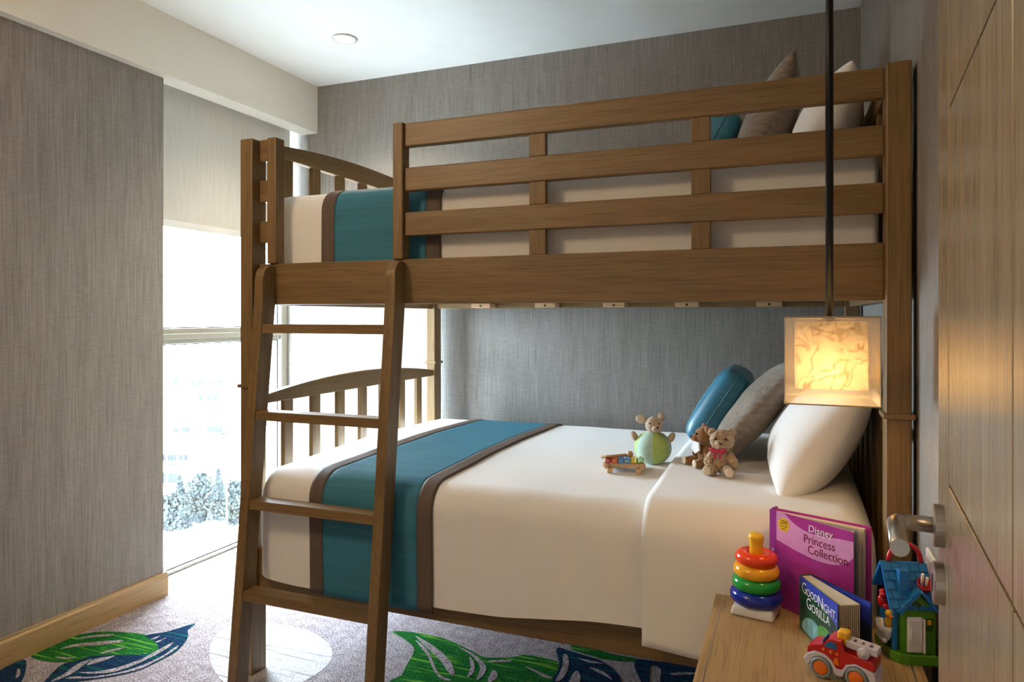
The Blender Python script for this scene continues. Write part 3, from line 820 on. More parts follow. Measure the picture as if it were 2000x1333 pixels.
# ------------------------------------------------------------------ pendant lamp
LX, LY = 0.085, 1.745
SHEER = mat('sheer organza', (0.78, 0.69, 0.55), 0.8, 0.08, (400, 400, 400), trans=0.45, transp=0.64)
def paper():
    m = mat('fibre paper', (0.88, 0.80, 0.66), 0.85, 0.12, (24, 24, 24), trans=0.62, transp=0.12)
    N, L = m.node_tree.nodes, m.node_tree.links
    rp = [n for n in N if n.type == 'VALTORGB'][0]
    tc = [n for n in N if n.type == 'TEX_COORD'][0]
    dz = N.new('ShaderNodeTexNoise'); dz.inputs['Scale'].default_value = 22; dz.inputs['Detail'].default_value = 3; dz.inputs['Distortion'].default_value = 1.5
    L.new(tc.outputs['Object'], dz.inputs['Vector'])
    rr = N.new('ShaderNodeValToRGB')
    cr = rr.color_ramp
    cr.elements[0].position = 0.455; cr.elements[0].color = (1, 1, 1, 1)
    cr.elements[1].position = 0.545; cr.elements[1].color = (1, 1, 1, 1)
    e = cr.elements.new(0.5); e.color = (0.52, 0.40, 0.26, 1)
    L.new(dz.outputs['Fac'], rr.inputs['Fac'])
    mx = N.new('ShaderNodeMix'); mx.data_type = 'RGBA'; mx.blend_type = 'MULTIPLY'; mx.inputs['Factor'].default_value = 1
    L.new(rp.outputs['Color'], mx.inputs['A']); L.new(rr.outputs['Color'], mx.inputs['B'])
    for n in N:
        if n.type == 'BSDF_PRINCIPLED': L.new(mx.outputs['Result'], n.inputs['Base Color'])
        if n.type == 'BSDF_TRANSLUCENT': L.new(mx.outputs['Result'], n.inputs['Color'])
    return m
PAPER = paper()
lamp = thing('pendant_lamp', 'glowing cube pendant lamp with sheer outer shade on a black rod', 'pendant lamp', (LX, LY, 1.113))
def open_box(x0, x1, y0, y1, z0, z1, top=False, bottom=False, th=0.0006):
    bm = bmesh.new()
    add_box(bm, x0, x1, y0, y0 + th, z0, z1); add_box(bm, x0, x1, y1 - th, y1, z0, z1)
    add_box(bm, x0, x0 + th, y0 + th, y1 - th, z0, z1); add_box(bm, x1 - th, x1, y0 + th, y1 - th, z0, z1)
    if top: add_box(bm, x0 + th, x1 - th, y0 + th, y1 - th, z1 - th, z1)
    if bottom: add_box(bm, x0 + th, x1 - th, y0 + th, y1 - th, z0, z0 + th)
    return bm
hs, hi = 0.0955, 0.073
outer = obj('outer_shade', open_box(LX - hs, LX + hs, LY - hs, LY + hs, 1.114, 1.307), SHEER, lamp, world=True)
HEMM = mat('shade hem tape', (0.50, 0.40, 0.27), 0.8, 0.08, (300, 300, 300), trans=0.3)
for z0 in (1.1135, 1.3045):
    e = 0.0006
    obj('hem_tape', open_box(LX - hs - e, LX + hs + e, LY - hs - e, LY + hs + e, z0, z0 + 0.003, th=0.0016), HEMM, outer, world=True)
obj('inner_shade', open_box(LX - hi, LX + hi, LY - hi, LY + hi, 1.147, 1.296, th=0.0008), PAPER, lamp, world=True)
wf = bmesh.new()
for sx in (-1, 1):
    for sy in (-1, 1):
        add_tube(wf, [(LX + sx * hs * 0.985, LY + sy * hs * 0.985, 1.115), (LX + sx * hs * 0.985, LY + sy * hs * 0.985, 1.305)], 0.0012, 6)
add_tube(wf, [(LX - hs, LY, 1.302), (LX + hs, LY, 1.302)], 0.0015, 6)
add_tube(wf, [(LX, LY - hs, 1.302), (LX, LY + hs, 1.302)], 0.0015, 6)
obj('wire_frame', wf, STEEL, lamp, world=True)
obj('rod', tube([(LX, LY, 1.296), (LX, LY, H - 0.03)], 0.0085, 16), BLACKM, lamp, True, world=True)
obj('canopy', lathe([(0, -0.03), (0.05, -0.028), (0.055, -0.001), (0, -0.001)], 32, Matrix.Translation((LX, LY, H))), BLACKM, lamp, True, world=True)
obj('lamp_holder', tube([(LX, LY, 1.255), (LX, LY, 1.297)], 0.016, 16), BLACKM, lamp, True, world=True)
BULB = mat('warm bulb', (1, 0.85, 0.6), 0.4, 0.01, emit=(1.0, 0.62, 0.25), estr=8.0)
obj('bulb', ball((LX, LY, 1.222), (0.018, 0.018, 0.028), 2), BULB, lamp, True, world=True)
ld = bpy.data.lights.new('bulb_light', 'POINT')
ld.energy = 2.2; ld.color = (1.0, 0.66, 0.29); ld.shadow_soft_size = 0.02
lo = bpy.data.objects.new('bulb_light', ld); COL.objects.link(lo); lo.parent = lamp; lo.location = (0, 0, 1.180 - 1.113)

# ------------------------------------------------------------------ nightstand
NT = 0.5665
NX0, NX1, NY0, NY1 = -0.182, 0.262, 1.36, 1.93
ns = thing('nightstand', 'pale oak nightstand with metal inlay strips beside the bed', 'nightstand', (0.04, 1.645, 0))
obj('top', box(NX0, NX1, NY0, NY1, NT - 0.03, NT, 0.0015), PALE['y'], ns, world=True)
for x in (NX0 + 0.019, NX1 - 0.022):
    obj('inlay_strip', box(x - 0.0016, x + 0.0016, NY0, NY1, NT - 0.002, NT + 0.0004), STEEL, ns, world=True)
for x0, x1 in ((NX0 + 0.01, NX0 + 0.03), (NX1 - 0.03, NX1 - 0.01)):
    obj('side_panel', box(x0, x1, NY0 + 0.02, NY1 - 0.01, 0.03, NT - 0.03, 0.001), PALE['z'], ns, world=True)
obj('back_panel', box(NX0 + 0.03, NX1 - 0.03, NY1 - 0.025, NY1 - 0.01, 0.03, NT - 0.03), PALE['z'], ns, world=True)
obj('bottom_panel', box(NX0 + 0.03, NX1 - 0.03, NY0 + 0.03, NY1 - 0.025, 0.03, 0.05), PALE['x'], ns, world=True)
obj('plinth', box(NX0 + 0.03, NX1 - 0.03, NY0 + 0.05, NY1 - 0.03, 0, 0.03), BLACKM, ns, world=True)
for z0, z1 in ((0.055, 0.29), (0.295, NT - 0.035)):
    dr = obj('drawer', box(NX0 + 0.032, NX1 - 0.032, NY0 + 0.012, NY0 + 0.032, z0, z1, 0.0015), PALE['x'], ns, world=True)
    obj('pull', tube([(-0.02, NY0 + 0.012, (z0 + z1) / 2), (-0.02, NY0 - 0.008, (z0 + z1) / 2), (0.1, NY0 - 0.008, (z0 + z1) / 2), (0.1, NY0 + 0.012, (z0 + z1) / 2)], 0.004, 8), STEEL, dr, world=True)
# ------------------------------------------------------------------ ring stacking toy
st = thing('ring_stacker', 'stacking toy with four coloured rings on a white base', 'toy', (-0.077, 1.849, NT), (0, 0, R(-10)))
bm = box(-0.051, 0.051, -0.051, 0.051, 0, 0.024, 0.006, 3)
for v in bm.verts:
    if v.co.z > 0.015: v.co.x *= 0.94; v.co.y *= 0.94
obj('base', bm, P_WHITE, st, True)
obj('peg', lathe([(0.024, 0.024), (0.019, 0.10), (0.0165, 0.15), (0.016, 0.17), (0.0185, 0.183), (0.0185, 0.192), (0.015, 0.196), (0, 0.196)], 28), P_YEL, st, True)
for nm, RR, r, z, m in (('blue', 0.0435, 0.0205, 0.043, plastic('deep blue', (0.006, 0.022, 0.30), 0.15)), ('green', 0.040, 0.019, 0.075, plastic('ring green', (0.015, 0.30, 0.035), 0.15)),
                        ('yellow', 0.037, 0.0185, 0.106, plastic('ring yellow', (0.86, 0.38, 0.01), 0.15)), ('red', 0.034, 0.0175, 0.137, plastic('ring red', (0.80, 0.055, 0.008), 0.15))):
    o = obj('ring', torus(RR, r, 48, 16, 0.95), m, st, True, label=nm + ' ring')
    o.location = (0, 0, z)

# ------------------------------------------------------------------ books
def flat_frame(o, d, up=(0, 0, 1)):
    """local X along d, local Y up, local Z out of the cover"""
    d = Vector(d).normalized(); u = Vector(up); n = d.cross(u)
    M = Matrix((d, u, n)).transposed().to_4x4()
    M.translation = Vector(o)
    return M
def flat_poly(pts, z0, z1):
    return prism(pts, z0, z1, 'xyz')
INKW = mat('white ink', (0.85, 0.83, 0.85), 0.35, 0.02); INKM = mat('dark magenta ink', (0.20, 0.004, 0.055), 0.35, 0.05)
INKB = mat('brown ink', (0.10, 0.03, 0.005), 0.35, 0.05)
MAG = mat('magenta cover', (0.40, 0.035, 0.27), 0.28, 0.12, (30, 30, 30)); VIO = mat('violet cover', (0.30, 0.03, 0.29), 0.28, 0.1, (30, 30, 30))
PINK = mat('pale pink band', (0.66, 0.29, 0.55), 0.28, 0.06, (30, 30, 30)); BADGE = mat('yellow badge', (0.80, 0.52, 0.02), 0.3, 0.03)
PAGES = mat('book pages', (0.62, 0.53, 0.40), 0.8, 0.14, (600, 600, 2)); GREYP = mat('grey glossy page', (0.22, 0.23, 0.27), 0.3, 0.2, (40, 40, 40))
BW, BH = 0.232, 0.243
pb = thing('picture_book', 'large pink purple sticker story book standing half open on nightstand', 'book', (-0.052, 1.915, NT))
Mf = flat_frame((-0.047, 1.919, NT), (0.184, -0.141, 0))
Mb = flat_frame((-0.039, 1.936, NT), (0.216, -0.092, 0))
def bk(name, bm, M, m, par):
    bm.transform(M); return obj(name, bm, m, par, world=True)
fc = bk('front_cover', box(0, BW, 0, BH, -0.0025, 0, 0.0006, 1), Mf, MAG, pb)
fc['label'] = 'pink and magenta front cover with title'
bk('back_cover', box(0, BW + 0.006, 0, BH, -0.0025, 0, 0.0006, 1), Mb, MAG, pb)
bk('spine', box(-0.003, 0.004, 0, BH, -0.020, 0.004, 0.001, 1), Mb @ Matrix.Rotation(R(0), 4, 'Y'), VIO, pb)
bk('page_block', box(0.004, BW - 0.006, 0.004, BH - 0.006, 0.0, 0.012, 0.0008, 1), Mb, PAGES, pb)
for k in range(4):
    f = 0.28 + 0.15 * k
    dd = Vector((0.216, -0.092, 0)).lerp(Vector((0.184, -0.141, 0)), f)
    bk('loose_page', box(0.004, BW - 0.010 - 0.004 * k, 0.004, BH - 0.007, 0.0, 0.0008), flat_frame((-0.041, 1.930, NT), dd), GREYP if k % 2 else PAGES, pb)
def arc(p0, p1, p2, n=12):
    return [tuple((1 - t) ** 2 * a + 2 * t * (1 - t) * b + t * t * c for a, b, c in zip(p0, p1, p2)) for t in [k / n for k in range(n + 1)]]
S = lambda pts: [(x * BW, y * BH) for x, y in pts]
bk('hinge_strip', flat_poly(S([(0.0, 0.0), (0.085, 0.0), (0.085, 1.0), (0.0, 1.0)]), 0.0001, 0.0003), Mf, VIO, fc)
sw = [(0.09, 1.0)] + arc((0.19, 1.0), (0.38, 0.84), (0.66, 0.875), 8) + arc((0.70, 0.88), (0.85, 0.905), (1.0, 0.91), 5) + arc((1.0, 0.76), (0.88, 0.60), (0.56, 0.62), 8) + arc((0.54, 0.622), (0.34, 0.64), (0.09, 0.70), 6)
bk('pink_swoosh', flat_poly(S(sw), 0.0001, 0.0003), Mf, PINK, fc)
bd = bk('badge', flat_poly([(0.185 * BW + 0.0165 * math.cos(a), 0.875 * BH + 0.0175 * math.sin(a)) for a in [2 * math.pi * k / 28 for k in range(28)]], 0.0003, 0.0006), Mf, BADGE, fc)
def cover_text(s, size, x, y, M, m, par, W_, H_, z=0.0007, rot=0.0, sq=1.0, shear=0.0, align='LEFT'):
    bm = text_bm(s, size, M @ Matrix.Translation((x * W_, y * H_, z)) @ Matrix.Rotation(R(rot), 4, 'Z'), 0.0001, align, shear, sq)
    return obj('lettering', bm, m, par, world=True)
cover_text('200', 0.0155, 0.185, 0.882, Mf, INKB, fc, BW, BH, align='CENTER')
cover_text('STICKERS', 0.0058, 0.185, 0.852, Mf, INKB, fc, BW, BH, align='CENTER')
cover_text('Inside!', 0.0055, 0.185, 0.825, Mf, INKB, fc, BW, BH, align='CENTER')
cover_text('Disney', 0.024, 0.63, 0.885, Mf, INKW, fc, BW, BH, align='CENTER', shear=0.1)
cover_text('PRINCESS', 0.0060, 0.63, 0.862, Mf, INKW, fc, BW, BH, align='CENTER')
cover_text('Princess', 0.029, 0.43, 0.765, Mf, INKM, fc, BW, BH, sq=0.9)
cover_text('Collection', 0.029, 0.48, 0.665, Mf, INKM, fc, BW, BH, sq=0.88)
cover_text('A Treasury of', 0.011, 0.030, 0.60, Mf, INKW, fc, BW, BH, rot=-90)

BLU = mat('blue cover print', (0.035, 0.055, 0.40), 0.3, 0.15, (30, 30, 30)); GRN = mat('green cover print', (0.02, 0.13, 0.04), 0.3, 0.6, (22, 22, 22), col2=(0.008, 0.03, 0.025))
LBL = mat('pale blue print', (0.22, 0.50, 0.55), 0.3, 0.3, (60, 60, 60)); LIM = mat('bright green print', (0.10, 0.34, 0.06), 0.3, 0.3, (50, 50, 50))
CREAMP = mat('cream board pages', (0.60, 0.50, 0.34), 0.7, 0.1, (40, 40, 400)); DKP = mat('dark page print', (0.03, 0.025, 0.03), 0.5, 0.3)
gb = thing('board_book', 'small thick board book with green and blue cover standing open', 'book', (0.026, 1.792, NT))
GW, GH = 0.173, 0.1265
d1 = Vector((0.0735, -0.157, 0)).normalized(); d2 = Vector((0.126, -0.144, 0)).normalized()
Mg = flat_frame((0.023, 1.791, NT), d1)
gf = bk('front_cover', box(0, GW, 0, GH, -0.0022, 0, 0.0008, 1), Mg, GRN, gb)
gf['label'] = 'blue and green front cover with white title'
sp0 = Vector((0.023, 1.791, NT)); nrm = Vector((-d1.y, d1.x, 0))
NP = 11
for k in range(NP):
    f = (k + 1) / (NP + 1)
    dd = d1.lerp(d2, 0.55 * f)
    o_ = sp0 + nrm * (0.0024 + 0.0022 * k)
    bk('board_page', box(0.002, GW - 0.001, 0.001, GH - 0.0015, -0.0012, 0, 0.0003, 1), flat_frame(o_, dd), CREAMP if k % 3 else PAGES, gb)
Mk = flat_frame(sp0 + nrm * (0.0024 + 0.0022 * NP + 0.003), d2)
bkc = bk('back_cover', box(0, GW, 0, GH, -0.0022, 0, 0.0008, 1), Mk, mat('night blue print', (0.012, 0.02, 0.06), 0.3, 0.3), gb)
bk('inside_print', flat_poly([(0.002, GH * 0.72), (GW - 0.002, GH * 0.62), (GW - 0.002, GH - 0.002), (0.002, GH - 0.002)], 0.0001, 0.0003), Mk, BLU, bkc)
bk('spine', box(-0.002, 0.0005, 0, GH, -0.030, 0.0, 0.0006, 1), Mg, GRN, gb)
S2 = lambda pts: [(x * GW, y * GH) for x, y in pts]
bk('blue_band', flat_poly(S2([(0.005, 0.995)] + [(0.995, 0.995), (0.995, 0.60)] + arc((0.995, 0.60), (0.5, 0.82), (0.005, 0.80))[1:]), 0.0001, 0.0003), Mg, BLU, gf)
bk('pale_patch', flat_poly(spline(S2([(0.08, 0.05), (0.45, 0.02), (0.62, 0.10), (0.60, 0.26), (0.40, 0.36), (0.16, 0.28)]), 5), 0.0001, 0.0003), Mg, LBL, gf)
bk('green_patch', flat_poly(spline(S2([(0.50, 0.12), (0.72, 0.04), (0.93, 0.10), (0.90, 0.36), (0.68, 0.42), (0.52, 0.34)]), 5), 0.0003, 0.0005), Mg, LIM, gf)
for s, x, y, sz, rot in (('G', 0.07, 0.72, 0.036, 3), ('OOD', 0.20, 0.725, 0.024, 2), ('N', 0.50, 0.70, 0.036, 1), ('IGHT,', 0.62, 0.70, 0.026, 0),
                         ('G', 0.20, 0.50, 0.036, 4), ('ORILLA', 0.335, 0.50, 0.027, 2)):
    cover_text(s, sz, x, y, Mg, INKW, gf, GW, GH, 0.0006, rot, 0.92)

# ------------------------------------------------------------------ toy truck
tk = thing('toy_fire_truck', 'small red toy fire truck with orange wheels and white ladder', 'toy truck', (0.102, 1.578, NT), (0, 0, R(-19)))
HW = 0.029
def warc(cx, r, a0, a1, n=8):
    return [(cx + r * math.cos(R(a0 + (a1 - a0) * k / n)), 0.021 + r * math.sin(R(a0 + (a1 - a0) * k / n))) for k in range(n + 1)]
fen = [(-0.067, 0.020), (-0.069, 0.030), (-0.062, 0.041), (-0.048, 0.050), (-0.028, 0.049), (-0.014, 0.040), (-0.006, 0.026), (0.006, 0.026), (0.013, 0.040), (0.030, 0.047), (0.056, 0.042), (0.066, 0.038), (0.069, 0.016), (0.060, 0.012)]
low = warc(0.033, 0.0245, -10, 190) + [(0.004, 0.013), (-0.006, 0.013)] + warc(-0.034, 0.0245, -10, 190)
obj('fender', prism(fen + low[:1] + low[1:], -HW, HW, 'xzy', 0.002), P_LILAC, tk)
body = [(-0.063, 0.040), (-0.062, 0.054), (-0.054, 0.061), (-0.034, 0.063), (-0.022, 0.080), (-0.014, 0.084), (0.004, 0.084), (0.008, 0.062), (0.060, 0.058), (0.065, 0.052), (0.065, 0.041), (0.03, 0.046), (0.012, 0.039), (0.005, 0.025), (-0.005, 0.025), (-0.014, 0.039), (-0.028, 0.048), (-0.048, 0.049)]
obj('body', prism(body, -HW + 0.003, HW - 0.003, 'xzy', 0.0025), P_RED, tk)
obj('side_window', prism([(-0.029, 0.064), (-0.020, 0.077), (-0.006, 0.077), (-0.004, 0.064)], -HW + 0.002, -HW + 0.0035, 'xzy', 0.0004), P_BLUE, tk)
obj('windscreen', box(-0.0335, -0.031, -0.02, 0.02, 0.064, 0.076, 0.001), P_BLUE, tk)
for x, z in ((-0.030, 0.057), (-0.016, 0.056), (-0.004, 0.055)):
    obj('button', ball((x, -HW + 0.003, z), (0.0036, 0.002, 0.0042), 2), P_ORG, tk, True)
obj('bell_emblem', prism([(-0.012, 0.034), (-0.008, 0.048), (-0.002, 0.048), (0.001, 0.034)], -HW + 0.001, -HW + 0.004, 'xzy', 0.0006), P_ORG, tk)
obj('siren_block', box(-0.008, 0.014, -0.013, 0.013, 0.070, 0.098, 0.004, 3), P_YEL, tk, True)
ldr = bmesh.new()
for s in (-1, 1): add_box(ldr, 0.010, 0.068, s * 0.011 - 0.0035, s * 0.011 + 0.0035, 0.070, 0.084, 0.001, 1)
for x in (0.012, 0.027, 0.042, 0.058): add_box(ldr, x, x + 0.009, -0.0076, 0.0076, 0.072, 0.084)
bmesh.ops.rotate(ldr, verts=ldr.verts, cent=(0.012, 0, 0.077), matrix=Matrix.Rotation(R(4), 3, 'Y'))
obj('ladder', ldr, P_LILAC, tk)
obj('ladder_pivot', lathe([(0, 0), (0.0115, 0), (0.0115, 0.006), (0.009, 0.008), (0.004, 0.008), (0.003, 0.011), (0, 0.011)], 24, Matrix.Translation((0.043, -0.014, 0.068)) @ Matrix.Rotation(R(90), 4, 'X')), P_LILAC, tk, True)
for x in (-0.034, 0.033):
    for s in (-1, 1):
        Mw = Matrix.Translation((x, s * (HW - 0.008), 0.021)) @ Matrix.Rotation(R(90 if s < 0 else -90), 4, 'X')
        w = obj('wheel', lathe([(0, 0), (0.019, 0), (0.021, 0.002), (0.021, 0.011), (0.019, 0.0135), (0.0155, 0.0135), (0.0145, 0.011), (0, 0.011)], 28, Mw), P_GREY, tk, True)
        obj('hub_cap', lathe([(0, 0.0105), (0.0142, 0.0105), (0.0142, 0.012), (0.012, 0.0135), (0.004, 0.013), (0, 0.0145)], 24, Mw), P_ORG, w, True)

# ------------------------------------------------------------------ toy house
hs_ = thing('toy_house', 'plastic toy cottage with blue roof, green walls and red handle', 'toy house', (0.208, 1.676, NT), (0, 0, R(15)))
Wd, Dp = 0.088, 0.105
rr_ = [(0.0, 0.02), (0.012, 0.004), (0.03, 0.0), (Wd, 0.0), (Wd, Dp), (0.0, Dp)]
obj('base', prism(rr_, 0, 0.021, 'xyz', 0.002), P_GREEN, hs_)
obj('back_wall', box(0.006, Wd - 0.004, 0.06, 0.098, 0.021, 0.125, 0.002), P_BLUE, hs_)
for x in (0.012, Wd - 0.012):
    obj('corner_post', box(x - 0.006, x + 0.004, 0.022, 0.034, 0.021, 0.118, 0.002), P_BLUE, hs_)
gx0, gx1 = 0.019, Wd - 0.001
gm = (gx0 + gx1) / 2
gab = obj('gable_front', prism([(gx0, 0.021), (gx1, 0.021), (gx1, 0.112), (gm, 0.150), (gx0, 0.112)], 0.010, 0.05, 'xzy', 0.0015), P_GREEN, hs_)
obj('clock_face', lathe([(0, 0), (0.0085, 0), (0.0085, 0.0012), (0.0075, 0.0015), (0, 0.0008)], 24, Matrix.Translation((gm - 0.006, 0.010, 0.124)) @ Matrix.Rotation(R(90), 4, 'X')), plastic('dark green', (0.03, 0.09, 0.01)), gab, True)
dr_ = obj('door', box(gx0 + 0.009, gx0 + 0.040, 0.0055, 0.0105, 0.024, 0.100, 0.003, 3), P_WHITE, hs_, True)
obj('door_panel', box(gx0 + 0.012, gx0 + 0.037, 0.0045, 0.006, 0.044, 0.094, 0.0005, 1), P_WHITE, dr_)
obj('door_grip', box(gx0 + 0.015, gx0 + 0.0185, 0.0015, 0.005, 0.052, 0.078, 0.001), P_WHITE, dr_)
obj('door_edge', box(gx0 + 0.041, gx0 + 0.0445, 0.002, 0.011, 0.024, 0.097, 0.001), P_WHITE, hs_)
mb_ = obj('mail_slot', box(gx0 + 0.047, gx0 + 0.062, 0.008, 0.0105, 0.070, 0.098, 0.001), plastic('dark green', (0.03, 0.09, 0.01)), hs_)
obj('doorbell', box(gx0 + 0.049, gx0 + 0.058, 0.0055, 0.009, 0.084, 0.095, 0.002), P_YEL, mb_)
# roofs: slabs with single tiles
def slope(name, par, p0, p1, q0, q1, rows, cols, th=0.006, m=P_BLUE, tiles=True):
    """slab over the quad p0-p1 (ridge) to q0-q1 (eave)"""
    p0, p1, q0, q1 = map(Vector, (p0, p1, q0, q1))
    n = (p1 - p0).cross(q0 - p0).normalized()
    if n.z < 0: n = -n
    bm = bmesh.new()
    lo = [bm.verts.new(v) for v in (p0, p1, q1, q0)]
    hi = [bm.verts.new(v + n * th) for v in (p0, p1, q1, q0)]
    bm.faces.new(lo); bm.faces.new(hi)
    for i in range(4): bm.faces.new((lo[i], lo[(i + 1) % 4], hi[(i + 1) % 4], hi[i]))
    bmesh.ops.recalc_face_normals(bm, faces=bm.faces)
    rf = obj(name, bm, m, par)
    for r in range(rows):
        for c in range(cols):
            sh = 0.5 if r % 2 else 0.0
            a0 = max(0.0, (c - sh) / cols); a1 = min(1.0, (c + 1 - sh) / cols)
            if r % 2 and c == cols - 1: a1 = 1.0
            t0, t1 = r / rows, (r + 1) / rows
            g = 0.02
            def P(a, t): return p0.lerp(p1, a).lerp(q0.lerp(q1, a), t)
            cs = [P(a0 + g, t0 + g), P(a1 - g, t0 + g), P(a1 - g, t1 - g), P(a0 + g, t1 - g)]
            tb = bmesh.new()
            l_ = [tb.verts.new(v + n * th * 0.9) for v in cs]
            h_ = [tb.verts.new(v + n * (th + k_)) for v, k_ in zip(cs, (0.0005, 0.0005, 0.003, 0.003))]
            tb.faces.new(l_); tb.faces.new(h_)
            for i in range(4): tb.faces.new((l_[i], l_[(i + 1) % 4], h_[(i + 1) % 4], h_[i]))
            bmesh.ops.recalc_face_normals(tb, faces=tb.faces)
            obj('roof_tile', tb, m, rf)
    return rf
yr, zr = 0.060, 0.196
slope('roof', hs_, (-0.006, yr, zr), (Wd + 0.0, yr, zr), (-0.006, 0.012, 0.112), (Wd, 0.012, 0.112), 5, 5)
slope('roof', hs_, (-0.006, yr, zr), (Wd + 0.0, yr, zr), (-0.006, 0.104, 0.130), (Wd, 0.104, 0.130), 4, 5)
slope('porch_roof', hs_, (gm, -0.001, 0.153), (gm, 0.045, 0.153), (gx0 - 0.006, -0.001, 0.106), (gx0 - 0.006, 0.045, 0.106), 3, 2)
slope('porch_roof', hs_, (gm, -0.001, 0.153), (gm, 0.045, 0.153), (gx1 + 0.004, -0.001, 0.106), (gx1 + 0.004, 0.045, 0.106), 3, 2)
obj('chimney', box(0.017, 0.038, 0.018, 0.036, 0.128, 0.194, 0.0015), P_BLUE, hs_)
obj('handle', tube([(0.045 - 0.034 * math.cos(a), yr, zr + 0.004 + 0.040 * math.sin(a)) for a in [math.pi * k / 16 for k in range(17)]], 0.005, 12), P_RED, hs_, True)
cup = obj('basket', lathe([(0, 0), (0.012, 0), (0.016, 0.016), (0.0145, 0.016), (0.011, 0.003), (0, 0.003)], 24, Matrix.Translation((Wd - 0.017, 0.030, 0.155)) @ Matrix.Rotation(R(35), 4, 'X')), P_RED, hs_, True)
for dx, dh in ((-0.005, 0.030), (0.004, 0.022)):
    obj('peg', tube([(Wd - 0.017 + dx, 0.028, 0.158), (Wd - 0.017 + dx, 0.022, 0.158 + dh)], 0.0032, 10), P_WHITE, cup, True)
tub = obj('bathtub', lathe([(0, 0), (0.012, 0), (0.019, 0.012), (0.022, 0.030), (0.0205, 0.030), (0.017, 0.014), (0, 0.012)], 28, Matrix.Translation((0.0, 0.052, 0.034)) @ Matrix.Diagonal((0.72, 1.25, 1.1, 1))), P_WHITE, hs_, True)
for y in (0.034, 0.046, 0.060): obj('tub_foot', ball((-0.007, y, 0.036), 0.006, 2), P_WHITE, tub, True)
dk = obj('duck', ball((0.004, 0.038, 0.075), (0.009, 0.009, 0.013), 3), P_YEL, hs_, True)
obj('duck_head', ball((0.003, 0.035, 0.094), 0.0085, 3), P_YEL, dk, True)
obj('duck_bill', ball((0.004, 0.026, 0.091), (0.005, 0.004, 0.003), 2), P_ORG, dk, True)
rf_ = obj('shower_figure', ball((-0.001, 0.060, 0.112), (0.010, 0.009, 0.016), 3), P_RED, hs_, True)
for c in ((-0.004, 0.052, 0.128), (0.001, 0.066, 0.130), (0.003, 0.050, 0.104)): obj('figure_limb', ball(c, 0.007, 2), P_RED, rf_, True)

# ------------------------------------------------------------------ plush and wooden toys on the lower berth
BT = 0.772
FEL_T = mat('tan plush', (0.46, 0.36, 0.26), 0.95, 0.12, (60, 60, 60), 0.4, (500, 500, 500), sheen=0.4, spec=0.1)
FEL_A = mat('mint plush', (0.44, 0.64, 0.56), 0.95, 0.06, (60, 60, 60), 0.4, (500, 500, 500), sheen=0.4, spec=0.1)
FEL_G = mat('lime plush', (0.40, 0.56, 0.16), 0.95, 0.06, (60, 60, 60), 0.4, (500, 500, 500), sheen=0.4, spec=0.1)
FEL_P = mat('cream plush', (0.60, 0.54, 0.44), 0.95, 0.06, (60, 60, 60), 0.4, (500, 500, 500), spec=0.1)
EYE = mat('black bead', (0.01, 0.008, 0.007), 0.12, 0.2)
ms = thing('plush_mouse', 'round plush mouse toy with mint and lime ball body', 'plush toy', (-0.461, 2.545, BT), (0, 0, R(8)))
nseg = 6
for k in range(nseg):
    a0, a1 = -148 + 360 * k / nseg, -148 + 360 * (k + 1) / nseg
    bm = bmesh.new()
    g = []
    for i in range(9):
        a = R(a0 + (a1 - a0) * i / 8)
        col_ = []
        for j in range(15):
            b = math.pi * j / 14 - math.pi / 2
            pf = 1 + 0.012 * math.sin(math.pi * i / 8)
            col_.append(bm.verts.new((0.066 * pf * math.cos(b) * math.cos(a), 0.066 * pf * math.cos(b) * math.sin(a), 0.058 + 0.062 * math.sin(b) if j > 2 else max(0.004, 0.058 + 0.062 * math.sin(b)))))
        g.append(col_)
    for i in range(8):
        for j in range(14): bm.faces.new((g[i][j], g[i + 1][j], g[i + 1][j + 1], g[i][j + 1]))
    bmesh.ops.remove_doubles(bm, verts=bm.verts, dist=1e-5)
    obj('ball_panel', bm, FEL_G if k % 2 else FEL_A, ms, True)
hd = obj('head', ball((0.004, -0.012, 0.142), (0.031, 0.034, 0.031), 4, fur=0.0008), FEL_T, ms, True)
obj('muzzle', ball((0.014, -0.040, 0.133), (0.017, 0.017, 0.014), 3), FEL_T, hd, True)
obj('nose', ball((0.018, -0.057, 0.139), 0.0048, 2), EYE, hd, True)
for x, y in ((-0.010, -0.040), (0.022, -0.036)): obj('eye', ball((x, y, 0.150), 0.0035, 2), EYE, hd, True)
for s, c in ((-1, (-0.042, -0.004, 0.160)), (1, (0.030, 0.008, 0.170))):
    e = obj('ear', ball(c, (0.021 if s < 0 else 0.012, 0.006, 0.016), 3, Matrix.Rotation(R(-14 * s), 4, 'Y').to_euler()), FEL_T, hd, True)
    obj('inner_ear', ball((c[0], c[1] - 0.0045, c[2]), (0.015 if s < 0 else 0.008, 0.0035, 0.011), 3), FEL_P, e, True)
for s in (-1, 1):
    obj('arm', ball((s * 0.066, -0.006, 0.098), (0.012, 0.011, 0.020), 3, Matrix.Rotation(R(28 * s * (1 if s < 0 else 1)), 4, 'Y').to_euler()), FEL_T, ms, True)

